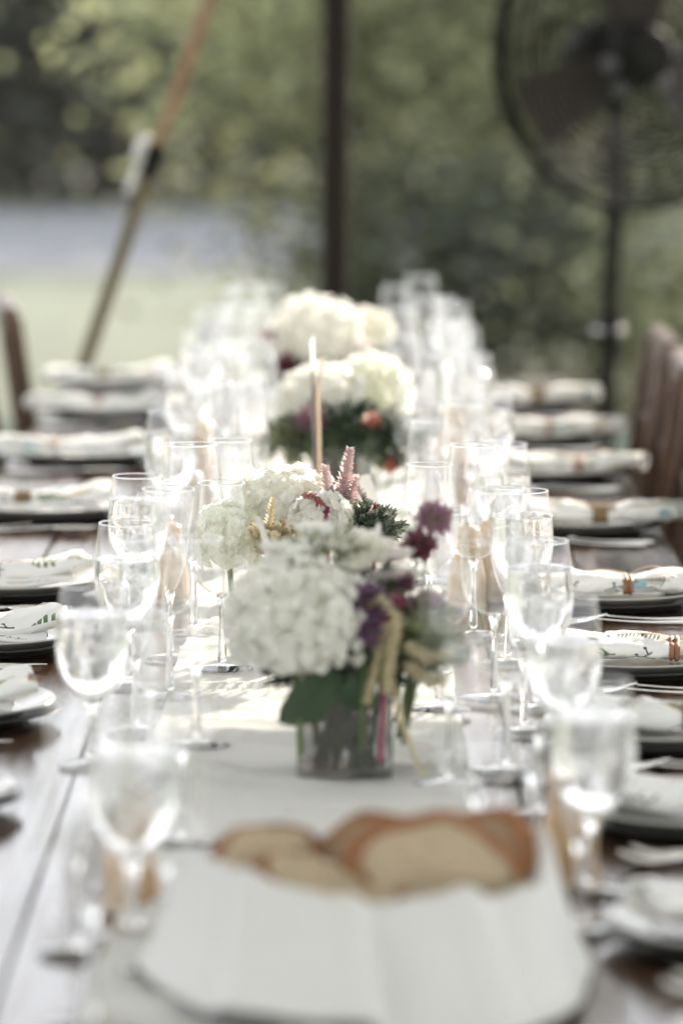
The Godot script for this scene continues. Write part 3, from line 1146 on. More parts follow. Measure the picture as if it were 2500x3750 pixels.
	tree("shrub", "dark green shrub between the tent pole and the fan", "shrub", Vector3(0.62, 0, -16.8), 1.1, Vector3(0.62, 0.5, 0.4), 0.52, 190, 26, 0.07, Color(0.022, 0.03, 0.018), Color(0.1, 0.115, 0.06), "crown_dark")
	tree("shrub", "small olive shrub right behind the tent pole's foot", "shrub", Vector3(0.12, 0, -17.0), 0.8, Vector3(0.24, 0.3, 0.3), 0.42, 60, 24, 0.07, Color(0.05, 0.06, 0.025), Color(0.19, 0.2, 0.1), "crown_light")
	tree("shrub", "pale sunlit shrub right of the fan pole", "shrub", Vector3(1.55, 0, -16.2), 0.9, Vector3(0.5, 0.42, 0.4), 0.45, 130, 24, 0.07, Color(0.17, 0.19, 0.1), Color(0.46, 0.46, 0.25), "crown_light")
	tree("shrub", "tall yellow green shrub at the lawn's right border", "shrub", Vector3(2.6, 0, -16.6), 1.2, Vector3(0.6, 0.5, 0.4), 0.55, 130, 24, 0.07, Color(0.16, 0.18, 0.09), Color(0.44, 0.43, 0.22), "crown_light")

	# ---------------- tent pole, guy and fan
	var tp := thing("tent_pole", "dark brown round tent pole standing behind the far table end", "pole", Vector3(-0.022, 0, -10))
	s = Shape.new()
	s.tube([Vector3(0, 0.012, 0), Vector3(0.01, 1.5, 0), Vector3(0.02, 3.1, 0)], [0.033], 24)
	put("shaft", s.made(M["black_metal"]), tp)
	s = Shape.new()
	s.lathe([Vector2(0, 0.012), Vector2(0.11, 0.012), Vector2(0.115, 0.007), Vector2(0.11, 0.001), Vector2(0, 0.001)], 24)
	put("base_plate", s.made(M["black_metal"]), tp)
	s = Shape.new()
	s.tube([Vector3(0.02, 3.08, 0), Vector3(0.021, 3.16, 0)], [0.05, 0.045], 20)
	put("top_fitting", s.made(M["black_metal"]), tp)
	var g0 := Vector3(0.0, 2.42, -9.8)
	var g1 := Vector3(-0.425, 1.24, -9.8)
	var g2 := Vector3(-0.84, 0.02, -9.8)
	var guy := thing("tent_guy_strap", "slanting tan webbing strap with ratchet buckle and olive lower strap", "tent strap", g2)
	var bend := func(a: Vector3, b: Vector3, w: float, t: float) -> Shape:
		var q := Shape.new()
		q.tube([a - g2, (a + b) * 0.5 - g2 + Vector3(-0.004, -0.006, 0), b - g2], [w], 8, t, Vector3.BACK)
		return q
	put("upper_strap", bend.call(g0, g1, 0.0145, 1.0).made(M["webbing_orange"]), guy)
	put("lower_strap", bend.call(g1 + Vector3(-0.02, -0.06, 0), g2, 0.0165, 1.0).made(M["webbing_olive"]), guy)
	put("lower_strap", bend.call(g1 + Vector3(-0.035, -0.1, 0.02), g2 + Vector3(0.01, 0, 0.02), 0.006, 1.0).made(M["webbing_olive"]), guy)
	var along := (g1 - g2).normalized()
	var bx := Basis(along.cross(Vector3.BACK), along, Vector3.BACK)
	s = Shape.new()
	s.box(Vector3(0.021, 0.042, 0.018), Transform3D(bx, g1 - g2 + along * -0.03), 0.006)
	put("ratchet_body", s.made(M["fan_metal"]), guy)
	s = Shape.new()
	s.box(Vector3(0.015, 0.032, 0.016), Transform3D(bx, g1 - g2 + along * -0.012 + bx.x * -0.034), 0.008)
	put("ratchet_handle", s.made(M["buckle_steel"]), guy)
	s = Shape.new()
	s.tube([g1 - g2 + along * -0.12 + bx.x * -0.03, g1 - g2 + along * -0.05 + bx.x * -0.026], [0.011], 10)
	put("ratchet_bolt", s.made(M["buckle_steel"]), guy)
	s = Shape.new()
	s.tube([Vector3(-0.01, -0.1, 0), Vector3(0.0, 0.06, 0)], [0.009], 8)
	put("stake", s.made(M["chrome"]), guy)
	make_fan()

	# ---------------- tent canopy over the tables
	s = Shape.new()
	s.slab(40, 60, func(u: float, w: float):
		var x := (u - 0.5) * 10.0
		var z := -10.14 + 18.0 * w
		var e := minf(5.0 - absf(x), minf(z + 10.14, 7.86 - z))
		return Vector3(x, 3.1 + 1.3 * (1.0 - pow(1.0 - clampf(e / 5.0, 0, 1), 1.5)) - 0.05 * sin(PI * absf(fmod(x + 50.0, 2.5) / 2.5)) * maxf(0.0, 1.0 - e), z), 0.002)
	tag(put("tent_canopy", s.made(M["canopy_fabric"]), self), "white tent canopy spread high over the dining tables", "tent canopy")
	for c in [[-4.9, -10.0, "tent pole at the far left corner of the canopy"], [4.9, -10.0, "tent pole at the far right corner of the canopy"], [-4.9, -1.0, "tent pole halfway along the canopy's left eave"], [4.9, -1.0, "tent pole halfway along the canopy's right eave"], [-4.9, 7.7, "tent pole at the canopy corner behind the photographer, left"], [4.9, 7.7, "tent pole at the canopy corner behind the photographer, right"]]:
		copy(tp, Vector3(c[0], 0, c[1]), 0.0, c[2])

	# ---------------- tables, runner, chairs
	make_table("near dark plank table with settings and the large flower vase", -2.9, SEAM)
	make_table("far dark plank table whose end stands before the tent pole", SEAM, -9.36)
	var n1 := FastNoiseLite.new()
	n1.seed = 5
	n1.frequency = 1.0
	s = Shape.new()
	s.slab(46, 560, func(u: float, w: float):
		var z := -2.95 - 6.38 * w
		var half := 0.172 + 0.012 * n1.get_noise_2d(z * 1.3, 3.0 if u > 0.5 else 9.0)
		var x := -0.035 + (u - 0.5) * 2.0 * half + 0.006 * n1.get_noise_2d(z * 2.0, 40.0)
		var fold := pow(maxf(0.0, n1.get_noise_2d(z * 9.0 + 0.6 * sin(x * 7.0 + z * 2.0), x * 1.6)), 1.3) * 0.045 * (0.45 + 0.55 * n1.get_noise_2d(z * 0.9, 77.0) + 0.3)
		var fine := 0.0016 * n1.get_noise_2d(z * 30.0, x * 9.0)
		return Vector3(x, T + 0.0042 + maxf(0.0, fold) + absf(fine), z), 0.0012)
	tag(put("table_runner", s.made(M["runner_gauze"]), self), "crinkled white gauze runner laid along the middle of both tables", "table runner")
	var chair := make_chair()
	var seats := [[0.375, -8.4, "dark wooden chair farthest back on the right side"], [0.365, -7.83, "dark wooden chair second from the back on the right side"], [0.36, -7.26, "dark wooden chair third from the back on the right side"], [0.345, -6.66, "dark wooden chair on the right beside the seam of the tables"]]
	chair.position = Vector3(seats[0][0], 0, seats[0][1])
	chair.set_meta("label", seats[0][2])
	for i in range(1, 4):
		copy(chair, Vector3(seats[i][0], 0, seats[i][1]), rnd(-0.04, 0.04), seats[i][2])
	copy(chair, Vector3(-0.475, 0, -9.36), PI + 0.12, "dark wooden chair at the far left corner of the table")
	copy(chair, Vector3(-0.5, 0, -8.5), PI - 0.05, "dark wooden chair second from the back, mostly cut off at left")

	# ---------------- place settings
	var protos := {"charger": make_charger(), "plate": make_plate(), "fork": make_fork(), "knife": make_knife(), "spoon": make_spoon(), "goblet": make_goblet(0.167), "low_goblet": make_goblet(0.156), "wine": make_wine(1.0, "wine_glass", "large stemmed wine glasses"), "white_wine": make_wine(0.93, "white_wine_glass", "smaller stemmed wine glasses"), "flute": make_flute(), "card": make_card()}
	tag(protos["charger"], "", "charger plate", "dark charger plates under the dinner plates")
	tag(protos["plate"], "", "plate", "pale dinner plates on dark chargers")
	tag(protos["fork"], "", "fork", "forks beside the plates")
	tag(protos["knife"], "", "knife", "knives beside the plates")
	tag(protos["spoon"], "", "spoon", "spoons beside the plates")
	tag(protos["card"], "", "place card", "white place cards by the glasses")
	var naps := []
	for k in 6:
		naps.append(make_napkin(k))
	var taken := {}
	var lay := func(key: String, at: Vector3, turn: float, label: String) -> Node3D:
		var o: Node3D = protos[key]
		if not taken.has(key):
			taken[key] = true
			o.position = at
			o.rotation.y = turn
			o.set_meta("label", label)
			return o
		return copy(o, at, turn, label)
	var RZ := [-3.67, -4.22, -4.7, -5.21, -5.79, -6.6, -7.32, -7.96, -8.6]
	var LZ := [-3.75, -4.3, -4.85, -5.39, -5.9, -6.78, -7.6, -8.44, -9.04]
	var used_nap := {}
	for side in 2:
		var right := side == 0
		var row := "right side" if right else "left side"
		var sg := 1.0 if right else -1.0
		for i in 9:
			var z: float = RZ[i] if right else LZ[i]
			var px := 0.365 if right else -0.468
			px += rnd(-0.008, 0.008)
			var where: String = "%s setting from the front, table's %s" % [ORD[i], row]
			if i == 0:
				where = "nearest setting, table's %s" % row
			elif i == 8:
				where = "farthest setting, table's %s" % row
			if right or i > 0:
				lay.call("charger", Vector3(px, T + 0.001, z), 0.0, "dark grey charger plate of the " + where)
				lay.call("plate", Vector3(px, T + 0.0075, z), rnd(0, 6), "pale dinner plate of the " + where)
				var k := (i * 2 + side * 3) % 6
				var at := Vector3(px + sg * 0.03, T + 0.018, z + rnd(-0.006, 0.006))
				var turn := (PI if right else 0.0) + rnd(-0.07, 0.07)
				var nl := "white printed napkin roll tied with %s, %s" % ["jute" if k % 3 == 1 else "leather", where]
				if not used_nap.has(k):
					used_nap[k] = true
					naps[k].position = at
					naps[k].rotation.y = turn
					naps[k].set_meta("label", nl)
				else:
					copy(naps[k], at, turn, nl)
			# cutlery: handle ends at the table edge
			var hx := 0.478 if right else -0.592
			var face := PI if right else 0.0
			if right:
				lay.call("fork", Vector3(hx, T + 0.001, z + 0.172), face + rnd(-0.05, 0.05), "silver fork next to the plate, " + where)
				copy(protos["fork"], Vector3(hx - 0.014, T + 0.001, z + 0.205), face + rnd(-0.05, 0.05), "silver outer fork, " + where)
				lay.call("knife", Vector3(hx, T + 0.001, z - 0.165), face + rnd(-0.04, 0.04), "silver knife behind the plate, " + where)
				lay.call("spoon", Vector3(hx, T + 0.001, z - 0.2), face + rnd(-0.04, 0.04), "silver spoon behind the plate, " + where)
			else:
				lay.call("knife", Vector3(hx, T + 0.001, z + 0.168), face + rnd(-0.04, 0.04), "silver knife in front of the plate, " + where)
				lay.call("spoon", Vector3(hx + 0.01, T + 0.001, z + 0.208), face + rnd(-0.05, 0.05), "silver spoon in front of the plate, " + where)
				lay.call("fork", Vector3(hx, T + 0.001, z - 0.168), face + rnd(-0.04, 0.04), "silver fork behind the plate, " + where)
			# glasses and small things near the runner
			var gl := "%s " % where
			if right:
				lay.call("low_goblet" if i % 3 == 1 else "goblet", Vector3(0.238 + rnd(-0.008, 0.008), T + 0.001, z - 0.22), rnd(0, 6), "stemmed goblet of iced water, " + where)
				lay.call("wine", Vector3(0.172 + rnd(-0.01, 0.01), T + 0.004, z - 0.28), rnd(0, 6), "large empty wine glass, " + where)
				lay.call("white_wine", Vector3(0.118 + rnd(-0.01, 0.01), T + 0.006, z - 0.19), rnd(0, 6), "smaller empty wine glass, " + where)
				lay.call("flute", Vector3(0.205 + rnd(-0.012, 0.012), T + 0.002, z - 0.06 + rnd(-0.02, 0.02)), rnd(0, 6), "empty champagne flute, " + where)
			else:
				if i > 0:
					lay.call("low_goblet" if i % 3 == 0 else "goblet", Vector3((-0.183 if i == 1 else -0.266) + rnd(-0.006, 0.006), T + 0.001, z + (0.6 if i == 1 else 0.3)), rnd(0, 6), "stemmed goblet of iced water, " + where)
				lay.call("wine", Vector3(-0.2 + rnd(-0.01, 0.01), T + 0.004, z + 0.4), rnd(0, 6), "large empty wine glass, " + where)
				lay.call("white_wine", Vector3(-0.155 + rnd(-0.008, 0.008), T + 0.006, z + 0.2), rnd(0, 6), "smaller empty wine glass, " + where)
				lay.call("flute", Vector3(-0.225 + rnd(-0.012, 0.012), T + 0.002, z + 0.1 + rnd(-0.02, 0.02)), rnd(0, 6), "empty champagne flute, " + where)
	var mill := make_mill()
	var mills := [[0.211, -3.93, "light wooden mill nearest on the right"], [-0.193, -3.82, "light wooden mill nearest on the left, between the goblets"], [0.172, -5.77, "wooden mill seen through the wine glasses on the right"], [0.207, -5.83, "second wooden mill of the pair behind the right wine glasses"], [-0.238, -5.8, "wooden mill behind the left goblets near the greenish hydrangea"], [-0.24, -7.2, "wooden mill among the far left glasses"], [0.2, -7.5, "wooden mill among the far right glasses"]]
	for i in mills.size():
		var mo: Node3D = mill if i == 0 else copy(mill, Vector3.ZERO, 0.0, "")
		mo.position = Vector3(mills[i][0], T + 0.001, mills[i][1])
		mo.rotation.y = i * 1.7
		if i == 0:
			mo.scale = Vector3(1.3, 1.08, 1.3)
		mo.set_meta("label", mills[i][2])
	# place cards that show between the flowers
	var cards := [[Vector3(0.046, 0.86, -5.9), -1.15, 0.25, "white place card leaning right of the pink celosia"], [Vector3(-0.16, 0.895, -5.7), -1.45, 0.1, "white place card on edge before the wine glass, left of the hydrangeas"], [Vector3(-0.087, 0.912, -5.0), -1.4, 0.1, "white place card on edge between the two nearest flower vases"], [Vector3(-0.113, 0.882, -7.6), -1.5, 0.0, "sunlit white card on edge before the burgundy dahlia"]]
	for i in 4:
		var c = cards[i]
		var o: Node3D = lay.call("card", c[0], c[1], c[3])
		o.rotation = Vector3(0, c[1], c[2])
		# wire clip that holds it up out of the flowers
		s = Shape.new()
		s.tube([Vector3(c[0].x, T + 0.006, c[0].z), c[0] + Vector3(0.001, 0.012, 0)], [0.0012], 6)
		tag(put("card_stake", s.made(M["silver"]), self), ["thin wire stake under the card right of the pink celosia", "thin wire stake under the card left of the hydrangeas", "thin wire stake under the card between the nearest vases", "thin wire stake under the card before the burgundy dahlia"][i], "stake")
	# menu card standing edge on
	var menu := thing("menu_card", "tall folded menu card standing edge on between the flower vases", "menu card", Vector3(-0.037, T + 0.005, -6.35))
	for leaf in 2:
		# laid out flat, then stood up on its edge
		var flat := Shape.new()
		flat.slab(10, 18, func(u, w): return Vector3((u - 0.5) * 0.12, (0.0 if leaf == 0 else -0.0035) + 0.0035 * sin(w * 3.4 + leaf) + (0.009 * smoothstep(0.82, 1.0, w) if leaf == 0 else 0.0), -(0.285 if leaf == 0 else 0.318) * w), 0.0014)
		s = Shape.new()
		s.add(flat, Transform3D(Basis(Vector3.UP, PI / 2 - 0.03) * Basis(Vector3.RIGHT, PI / 2), Vector3.ZERO))
		put("card_leaf", s.made(M["kraft_paper" if leaf == 0 else "white_paper"]), menu)

	flowers()
	near_end()


func flowers() -> void:
	# ---- first arrangement, out of focus in front
	make_vase("square glass vase of water and stems at the near end", Vector3(0.002, T + 0.007, -4.49), 0.051, 0.095, 0.03)
	hydrangea("big round white hydrangea head in the nearest vase", Vector3(-0.049, 0.925, -4.43), Vector3(0.071, 0.068, 0.066), 460, 0.0086, "petal_white", false)
	blooms("white ruffled flower rising at the left above the nearest hydrangea", Vector3(-0.056, 0.98, -4.47), 6, 0.022, "petal_white")
	blooms("white ruffled flower rising behind the middle of the nearest hydrangea", Vector3(-0.02, 0.985, -4.5), 7, 0.023, "petal_white")
	blooms("cream ruffled flower highest at the top of the nearest vase", Vector3(0.014, 0.99, -4.49), 7, 0.023, "petal_cream")
	blooms("white ruffled flower low behind the big hydrangea", Vector3(-0.004, 0.962, -4.45), 6, 0.021, "petal_white")
	blooms("blush ruffled flower right of the cream one", Vector3(0.052, 0.975, -4.52), 6, 0.019, "petal_blush")
	greens("bud_spray", "fresh green bud spray between the nearest white flowers", Vector3(-0.035, 0.985, -4.46), Vector3(0.018, 0.032, 0.015), 9, 0.014, "leaf_fresh", 1)
	greens("bud_spray", "yellowish bud spray above the nearest cream flower", Vector3(0.0, 0.995, -4.48), Vector3(0.018, 0.035, 0.015), 9, 0.013, "leaf_fresh", 1)
	puff("scabiosa", "burgundy scabiosa leaning furthest right above the nearest vase", "flower", Vector3(0.1, 1.013, -4.62), 0.019, 70, "petal_mauve", "leaf_fresh", 0.7, Vector3(0.3, 0.6, 0.7).normalized())
	puff("scabiosa", "darker burgundy scabiosa below the leaning one", "flower", Vector3(0.084, 0.984, -4.6), 0.019, 70, "petal_burgundy", "petal_burgundy", 0.7, Vector3(0.1, 0.7, 0.6).normalized())
	puff("scabiosa", "small burgundy scabiosa beside the blush flower", "flower", Vector3(0.07, 0.955, -4.5), 0.014, 60, "petal_burgundy", "petal_mauve")
	puff("scabiosa", "magenta scabiosa tucked beside the purple flower", "flower", Vector3(0.06, 0.942, -4.45), 0.012, 50, "petal_magenta", "petal_magenta")
	puff("purple_flower", "purple ruffled flower right of the big white hydrangea", "flower", Vector3(0.028, 0.945, -4.43), 0.022, 90, "petal_purple", "petal_mauve", 0.8, Vector3(0, 0.6, 0.8))
	puff("purple_flower", "small purple flower under the looping yellow tassel", "flower", Vector3(0.03, 0.918, -4.42), 0.016, 70, "petal_purple", "leaf_grey", 0.8, Vector3(0, 0.4, 0.9).normalized())
	puff("aster", "pale aster with thin petals behind the cream flower", "flower", Vector3(0.028, 0.982, -4.62), 0.026, 60, "petal_blush", "petal_yellow", 0.25, Vector3(0.1, 0.9, 0.3).normalized())
	puff("sedum", "mauve sedum head at the right of the nearest vase", "flower", Vector3(0.092, 0.932, -4.5), 0.022, 90, "petal_mauve", "leaf_dark", 0.5)
	greens("fern", "olive fern spray at the right of the nearest vase", Vector3(0.075, 0.9, -4.5), Vector3(0.042, 0.042, 0.035), 26, 0.02, "leaf_fresh", 3)
	greens("fern", "dark green fern low at the rim of the nearest vase", Vector3(0.042, 0.87, -4.48), Vector3(0.045, 0.03, 0.04), 26, 0.02, "leaf_dark", 3)
	greens("fern", "grey foliage behind the nearest big hydrangea", Vector3(0.02, 0.935, -4.55), Vector3(0.05, 0.045, 0.04), 24, 0.02, "leaf_grey", 3)
	greens("fern", "soft yellow green filler spreading right over the near vase rim", Vector3(0.082, 0.885, -4.46), Vector3(0.045, 0.038, 0.035), 34, 0.022, "leaf_fresh", 3)
	greens("fern", "dark leafy filler between the purple flower and the near vase", Vector3(0.03, 0.885, -4.45), Vector3(0.04, 0.032, 0.03), 26, 0.022, "leaf_kale", 3)
	greens("fern", "green filler under the nearest big hydrangea", Vector3(-0.03, 0.868, -4.46), Vector3(0.045, 0.022, 0.03), 24, 0.022, "leaf_kale", 3)
	celosia("yellow amaranth whose tassels loop down over the nearest vase", Vector3(0.045, 0.935, -4.42), [
		[[Vector3(-0.02, 0.01, 0), Vector3(-0.002, 0.018, 0.003), Vector3(0.014, -0.002, 0.006)], 0.005, 0.004, 90, 0.006],
		[[Vector3(0.012, 0.0, 0.005), Vector3(0.006, -0.04, 0.01), Vector3(0.003, -0.078, 0.012)], 0.006, 0.003, 170, 0.0085],
		[[Vector3(0.0, -0.005, 0.0), Vector3(-0.008, -0.05, 0.008), Vector3(-0.018, -0.09, 0.01)], 0.0045, 0.002, 130, 0.0075],
		[[Vector3(0.02, -0.03, 0.0), Vector3(0.045, -0.045, 0.0), Vector3(0.07, -0.04, 0.0)], 0.0055, 0.002, 130, 0.0085],
		[[Vector3(0.02, -0.05, 0.0), Vector3(0.05, -0.07, 0.0), Vector3(0.062, -0.068, 0.0)], 0.005, 0.002, 110, 0.0085]], "petal_yellow")
	var s := Shape.new()
	s.tube([Vector3(0.055, 0.862, -4.44), Vector3(0.062, 0.83, -4.4), Vector3(0.078, 0.785, -4.39), Vector3(0.088, 0.77, -4.39)], [0.003, 0.0026, 0.002, 0.001], 6)
	spike(s, [Vector3(0.055, 0.862, -4.44), Vector3(0.062, 0.83, -4.4), Vector3(0.078, 0.785, -4.39), Vector3(0.088, 0.77, -4.39)], 0.004, 0.002, 90, 0.005)
	tag(put("amaranth_strand", s.made(M["petal_yellow"]), self), "single yellow green strand hanging down beside the nearest vase", "flower")
	broad_leaf("big dark green leaf folded over the near vase's left edge", Vector3(-0.008, 0.878, -4.425), Basis.from_euler(Vector3(0.45, 0.3, -0.75)), 0.082, 0.056)
	broad_leaf("dark green leaf over the front rim of the nearest vase", Vector3(0.012, 0.876, -4.425), Basis.from_euler(Vector3(0.6, -0.2, 0.25)), 0.05, 0.042)
	# ---- second arrangement, in focus
	make_vase("square glass vase hidden behind the nearest flowers", Vector3(-0.045, T + 0.007, -5.36), 0.044, 0.095, 0.1)
	hydrangea("sharp white hydrangea at the middle of the second vase", Vector3(-0.07, 0.934, -5.38), Vector3(0.066, 0.05, 0.056), 298, 0.0098, "petal_white", true, "petal_cream")
	hydrangea("greenish white hydrangea at the left of the second vase", Vector3(-0.142, 0.902, -5.31), Vector3(0.04, 0.046, 0.04), 210, 0.0078, "petal_green_white", true, "petal_cream")
	hydrangea("smaller white hydrangea right of the middle in the second vase", Vector3(-0.025, 0.93, -5.3), Vector3(0.036, 0.03, 0.036), 130, 0.0092, "petal_white", true)
	celosia("pink celosia with three feathery plumes standing highest in the second vase", Vector3(0.002, 0.945, -5.33), [
		[[Vector3(-0.002, 0.0, 0), Vector3(0.002, 0.03, 0), Vector3(0.009, 0.07, 0)], 0.0085, 0.0022, 210, 0.0098],
		[[Vector3(-0.006, 0.0, 0.002), Vector3(-0.019, 0.018, 0.003), Vector3(-0.023, 0.049, 0.003)], 0.0075, 0.002, 150, 0.009],
		[[Vector3(0.003, -0.006, 0.0), Vector3(0.009, 0.01, 0.002), Vector3(0.017, 0.035, 0.002)], 0.0065, 0.0018, 130, 0.0085],
		[[Vector3(-0.004, -0.012, 0.008), Vector3(-0.006, 0.004, 0.01), Vector3(-0.003, 0.02, 0.01)], 0.0075, 0.003, 150, 0.0075],
		[[Vector3(0.006, -0.04, 0.004), Vector3(0.008, -0.025, 0.005), Vector3(0.011, -0.008, 0.005)], 0.004, 0.001, 90, 0.006]], "petal_pink")
	celosia("orange red celosia tail lying across the white hydrangea", Vector3(-0.03, 0.958, -5.27), [[[Vector3(-0.02, 0.006, 0), Vector3(-0.003, 0.004, 0), Vector3(0.008, -0.008, 0)], 0.0035, 0.002, 130, 0.0045]], "petal_coral")
	celosia("small magenta celosia tip above the kale", Vector3(0.039, 0.93, -5.3), [[[Vector3(0, 0, 0), Vector3(0.001, 0.008, 0), Vector3(0.003, 0.018, 0)], 0.0045, 0.001, 90, 0.005]], "petal_magenta")
	celosia("tiny magenta bud between hydrangea and celosia", Vector3(-0.019, 0.94, -5.26), [[[Vector3(0, 0, 0), Vector3(0.0, 0.004, 0), Vector3(0.002, 0.01, 0)], 0.0035, 0.001, 60, 0.004]], "petal_magenta")
	var plumes := []
	for k in 15:
		var a := k * 2.4
		var o := Vector3(cos(a), 0, sin(a)) * 0.024 * sqrt(k / 15.0)
		plumes.append([[o * 0.6 + Vector3(0, -0.02, 0), o + Vector3(0, 0.004, 0.004), o * 1.5 + Vector3(rnd(-0.006, 0.006), rnd(0.004, 0.02), 0.008)], 0.006, 0.002, 90, 0.0065])
	plumes.append([[Vector3(-0.004, 0.0, 0.01), Vector3(0.0, 0.03, 0.015), Vector3(0.003, 0.05, 0.016)], 0.005, 0.001, 100, 0.006])
	plumes.append([[Vector3(0.03, 0.0, 0.01), Vector3(0.05, 0.013, 0.015), Vector3(0.066, 0.017, 0.016)], 0.006, 0.001, 110, 0.006])
	celosia("tousled pale yellow celosia before the second vase's hydrangeas", Vector3(-0.088, 0.915, -5.24), plumes, "petal_yellow")
	greens("kale", "curly dark green kale at the right of the second vase", Vector3(0.03, 0.915, -5.31), Vector3(0.046, 0.032, 0.04), 60, 0.0125, "leaf_kale", 5)
	greens("kale", "curly green sprig just behind the pink celosia", Vector3(0.012, 0.935, -5.37), Vector3(0.03, 0.022, 0.025), 24, 0.011, "leaf_grey", 5)
	puff("sedum", "brownish sedum bud right of the pink celosia stem", "flower", Vector3(0.022, 0.945, -5.38), 0.012, 60, "petal_mauve", "leaf_fresh", 0.6)
	broad_leaf("long narrow green leaf behind the celosia stem", Vector3(0.014, 0.965, -5.35), Basis.from_euler(Vector3(0.1, 0.3, 0.25)), 0.05, 0.012, "leaf_fresh")
	broad_leaf("narrow green leaf pointing right out of the kale", Vector3(0.085, 0.92, -5.34), Basis.from_euler(Vector3(0.1, 0.3, -1.2)), 0.05, 0.012, "leaf_fresh")
	# ---- third arrangement
	make_vase("square glass vase in the third flower group", Vector3(0.0, T + 0.007, -6.95), 0.044, 0.085, 0.2)
	hydrangea("white hydrangea at the left of the third flower group", Vector3(-0.034, 0.928, -6.95), Vector3(0.066, 0.05, 0.06), 150, 0.0125, "petal_white", false)
	hydrangea("greenish white hydrangea at the right of the third flower group", Vector3(0.048, 0.93, -7.03), Vector3(0.062, 0.058, 0.056), 140, 0.0125, "petal_green_white", false)
	greens("foliage", "dark green foliage mound in the third flower group", Vector3(0.012, 0.868, -6.88), Vector3(0.095, 0.06, 0.06), 60, 0.026, "leaf_dark", 3)
	greens("foliage", "grey leaves drooping right in the third flower group", Vector3(0.062, 0.85, -6.88), Vector3(0.07, 0.055, 0.06), 34, 0.03, "leaf_grey", 3)
	greens("foliage", "fresh green leaves at the left of the third flower group", Vector3(-0.085, 0.85, -6.9), Vector3(0.045, 0.05, 0.045), 26, 0.024, "leaf_fresh", 3)
	puff("sedum", "dull purple sedum in the third flower group", "flower", Vector3(-0.05, 0.895, -6.83), 0.032, 100, "petal_mauve", "leaf_dark", 0.6)
	puff("orange_flower", "orange flower high in the third flower group", "flower", Vector3(0.05, 0.9, -6.82), 0.017, 60, "petal_orange", "petal_orange")
	puff("orange_flower", "orange flower low right in the third flower group", "flower", Vector3(0.081, 0.825, -6.82), 0.017, 60, "petal_orange", "petal_orange")
	# ---- fourth arrangement, far
	make_vase("square glass vase in the farthest flower group", Vector3(-0.05, T + 0.007, -8.1), 0.044, 0.085, 0.0)
	hydrangea("large round white hydrangea in the farthest flower group", Vector3(-0.046, 0.935, -8.1), Vector3(0.08, 0.075, 0.07), 170, 0.014, "petal_white", false)
	hydrangea("pale yellow hydrangea behind the farthest white one", Vector3(0.048, 0.945, -8.2), Vector3(0.045, 0.035, 0.045), 80, 0.013, "petal_cream", false)
	puff("dahlia", "burgundy dahlia at the left of the farthest flower group", "flower", Vector3(-0.106, 0.886, -8.02), 0.026, 120, "petal_burgundy", "petal_burgundy")
	puff("orange_flower", "coral flower under the burgundy dahlia", "flower", Vector3(-0.093, 0.85, -8.02), 0.022, 80, "petal_coral", "petal_coral")
	puff("sedum", "mauve flower spray far left in the farthest flower group", "flower", Vector3(-0.135, 0.93, -8.1), 0.026, 70, "petal_mauve", "petal_blush", 0.6)
	blooms("blush ruffled flower right of the farthest white hydrangea", Vector3(0.03, 0.9, -8.05), 6, 0.018, "petal_blush")
	greens("foliage", "green leaves round the farthest flower group", Vector3(-0.06, 0.86, -8.08), Vector3(0.075, 0.04, 0.06), 36, 0.026, "leaf_dark", 3)


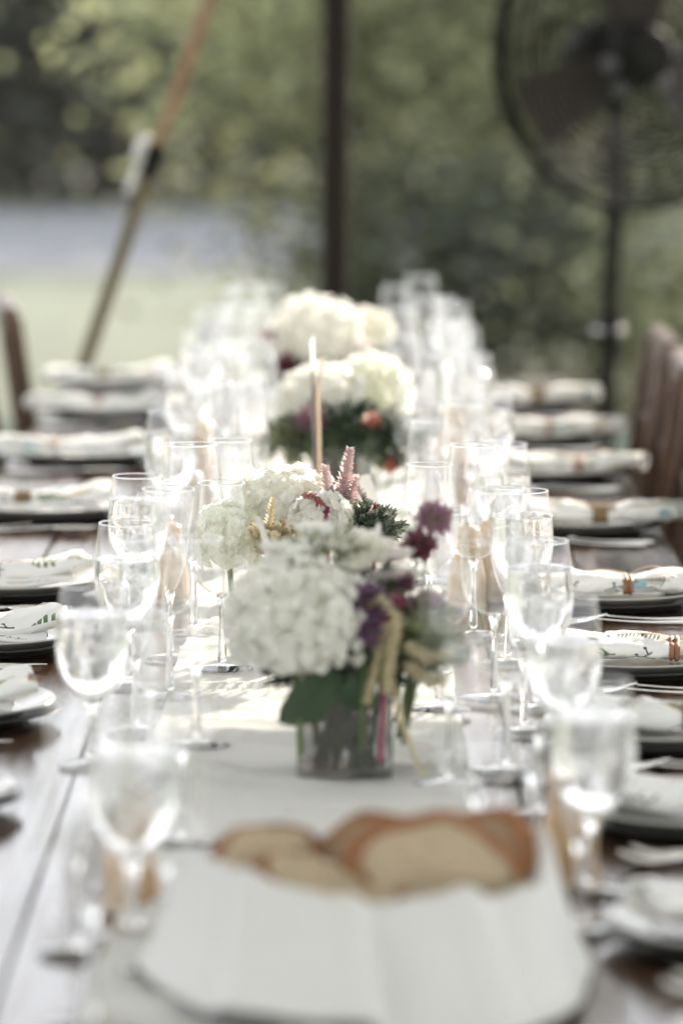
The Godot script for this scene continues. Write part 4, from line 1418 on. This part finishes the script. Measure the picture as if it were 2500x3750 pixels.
func near_end() -> void:
	# cloth lined bread basket at the head of the table
	var at := Vector3(0.02, T + 0.006, -3.57)
	var basket := thing("bread_basket", "low wicker basket under the white linen in front", "basket", at)
	var s := Shape.new()
	for k in 9:
		s = Shape.new()
		var pts := []
		for i in 41:
			var a := TAU * i / 40
			pts.append(Vector3(cos(a) * (0.118 + 0.0025 * k), 0.006 + 0.0085 * k + 0.0015 * sin(a * 20.0 + k * PI), sin(a) * (0.09 + 0.0025 * k)))
		s.tube(pts, [0.0052], 6)
		put("wicker_coil", s.made(M["wicker"]), basket)
	s = Shape.new()
	s.lathe([Vector2(0, 0.001), Vector2(0.115, 0.001), Vector2(0.115, 0.006), Vector2(0, 0.006)], 32, Transform3D(Basis.from_scale(Vector3(1, 1, 0.77)), Vector3.ZERO))
	put("bottom", s.made(M["wicker"]), basket)
	var n := FastNoiseLite.new()
	n.seed = 3
	n.frequency = 3.0
	s = Shape.new()
	var prof := [Vector2(0.0, 0.022), Vector2(0.55, 0.024), Vector2(0.86, 0.034), Vector2(0.97, 0.078), Vector2(1.03, 0.094), Vector2(1.14, 0.086), Vector2(1.32, 0.055), Vector2(1.52, 0.024), Vector2(1.72, 0.006)]
	s.sheet(300, 44, func(u: float, w: float):
		var k := w * (prof.size() - 1)
		var i := mini(int(k), prof.size() - 2)
		var q: Vector2 = (prof[i] as Vector2).cubic_interpolate(prof[i + 1], prof[maxi(i - 1, 0)], prof[mini(i + 2, prof.size() - 1)], k - i)
		var a := TAU * u
		var out := smoothstep(0.9, 1.5, q.x)
		# a square cloth: its four corners reach farther out and fall in creased folds
		var corner := pow(absf(sin(a * 2.0)), 3.0)
		var fold := 0.9 * (absf(fposmod(a * 0.62 + 0.27, 1.0) - 0.5) * 4.0 - 1.0) * 0.6 + n.get_noise_2d(cos(a) * 0.5, sin(a) * 0.5) * 0.5
		var rr := q.x + out * (0.1 * corner + 0.09 * fold)
		var rim := exp(-pow((q.x - 1.04) * 9.0, 2.0))
		var y := q.y + rim * (0.012 * fold + 0.011 * sin(a * 2.0 + 2.2)) + out * 0.02 * fold * (1.0 - w) * 2.0 + 0.002 * n.get_noise_2d(cos(a) * 0.7, q.x * 1.2)
		# three overlapping panels in front, each edge a crease
		var front := smoothstep(0.0, 0.35, sin(a))
		var tier := (smoothstep(1.66, 1.73, a) - 0.9 * (1.0 - smoothstep(1.0, 1.07, a)) - 0.5 * smoothstep(2.35, 2.42, a)) * front
		rr += out * 0.07 * tier
		y += (rim * 0.006 + out * 0.016) * tier
		var ox := minf(rr, 1.05) + maxf(rr - 1.05, 0.0) * 0.34
		var oz := rr + (maxf(rr - 1.05, 0.0) * 0.75 if sin(a) > 0.0 else 0.0)
		return Vector3(cos(a) * ox * 0.152, maxf(y, 0.003), sin(a) * oz * 0.13), true)
	tag(put("basket_linen", s.made(M["white_cotton"]), self, Transform3D(Basis(Vector3.UP, 0.12), at)), "large white linen folded over the bread basket in front", "linen cloth")
	# slices: crust round a crumb, standing or lying in the linen
	var slices := [
		[Vector3(0.058, 0.104, 0.0), Vector3(-0.45, 0.12, -0.12), Vector2(0.08, 0.06), 0.034, "broad bread slice standing upright at the right of the basket"],
		[Vector3(0.112, 0.106, -0.05), Vector3(-0.3, -0.7, -0.5), Vector2(0.055, 0.05), 0.032, "bread slice leaning behind at the basket's right end"],
		[Vector3(-0.03, 0.104, 0.012), Vector3(-1.0, 0.3, 2.7), Vector2(0.07, 0.05), 0.028, "bread slice lying crust down in the middle of the basket"],
		[Vector3(-0.085, 0.108, -0.03), Vector3(-0.9, 0.5, 0.3), Vector2(0.062, 0.045), 0.03, "bread slice tilted at the left end of the basket"],
		[Vector3(0.012, 0.104, -0.06), Vector3(-0.35, -0.1, 0.15), Vector2(0.062, 0.048), 0.028, "bread slice half hidden at the back of the basket"]]
	for q in slices:
		var o := thing("bread_slice", q[4], "bread", at + q[0] - Vector3(0, 0.032, 0))
		o.basis = Basis.from_euler(q[1])
		var r: Vector2 = q[2]
		var th: float = q[3]
		var outline := func(a: float, k: float) -> Vector2:
			var y := sin(a)
			return Vector2(cos(a) * r.x * (1.0 + 0.05 * sin(a * 3.0 + th * 200.0) + 0.03 * sin(a * 7.0)), (y if y > 0.0 else y * 0.45) * r.y * (1.0 + 0.06 * sin(a * 5.0 + r.x * 90.0))) * k
		s = Shape.new()
		s.sheet(40, 6, func(u: float, w: float):
			var e := sin(PI * w)
			var p: Vector2 = outline.call(TAU * u, 0.79 + 0.24 * pow(e, 0.45))
			return Vector3(p.x, p.y, (w - 0.5) * th * 1.06), true)
		put("crust", s.made(M["bread_crust"]), o)
		s = Shape.new()
		for e in [-1.0, 1.0]:
			s.sheet(40, 5, func(u: float, w: float):
				var p: Vector2 = outline.call(TAU * u, 0.8 * w)
				return Vector3(p.x, p.y, e * (th * 0.5 - 0.0006) + e * 0.005 * n.get_noise_2d(p.x * 40.0, p.y * 40.0)), true)
		put("crumb", s.made(M["bread_crumb"]), o)
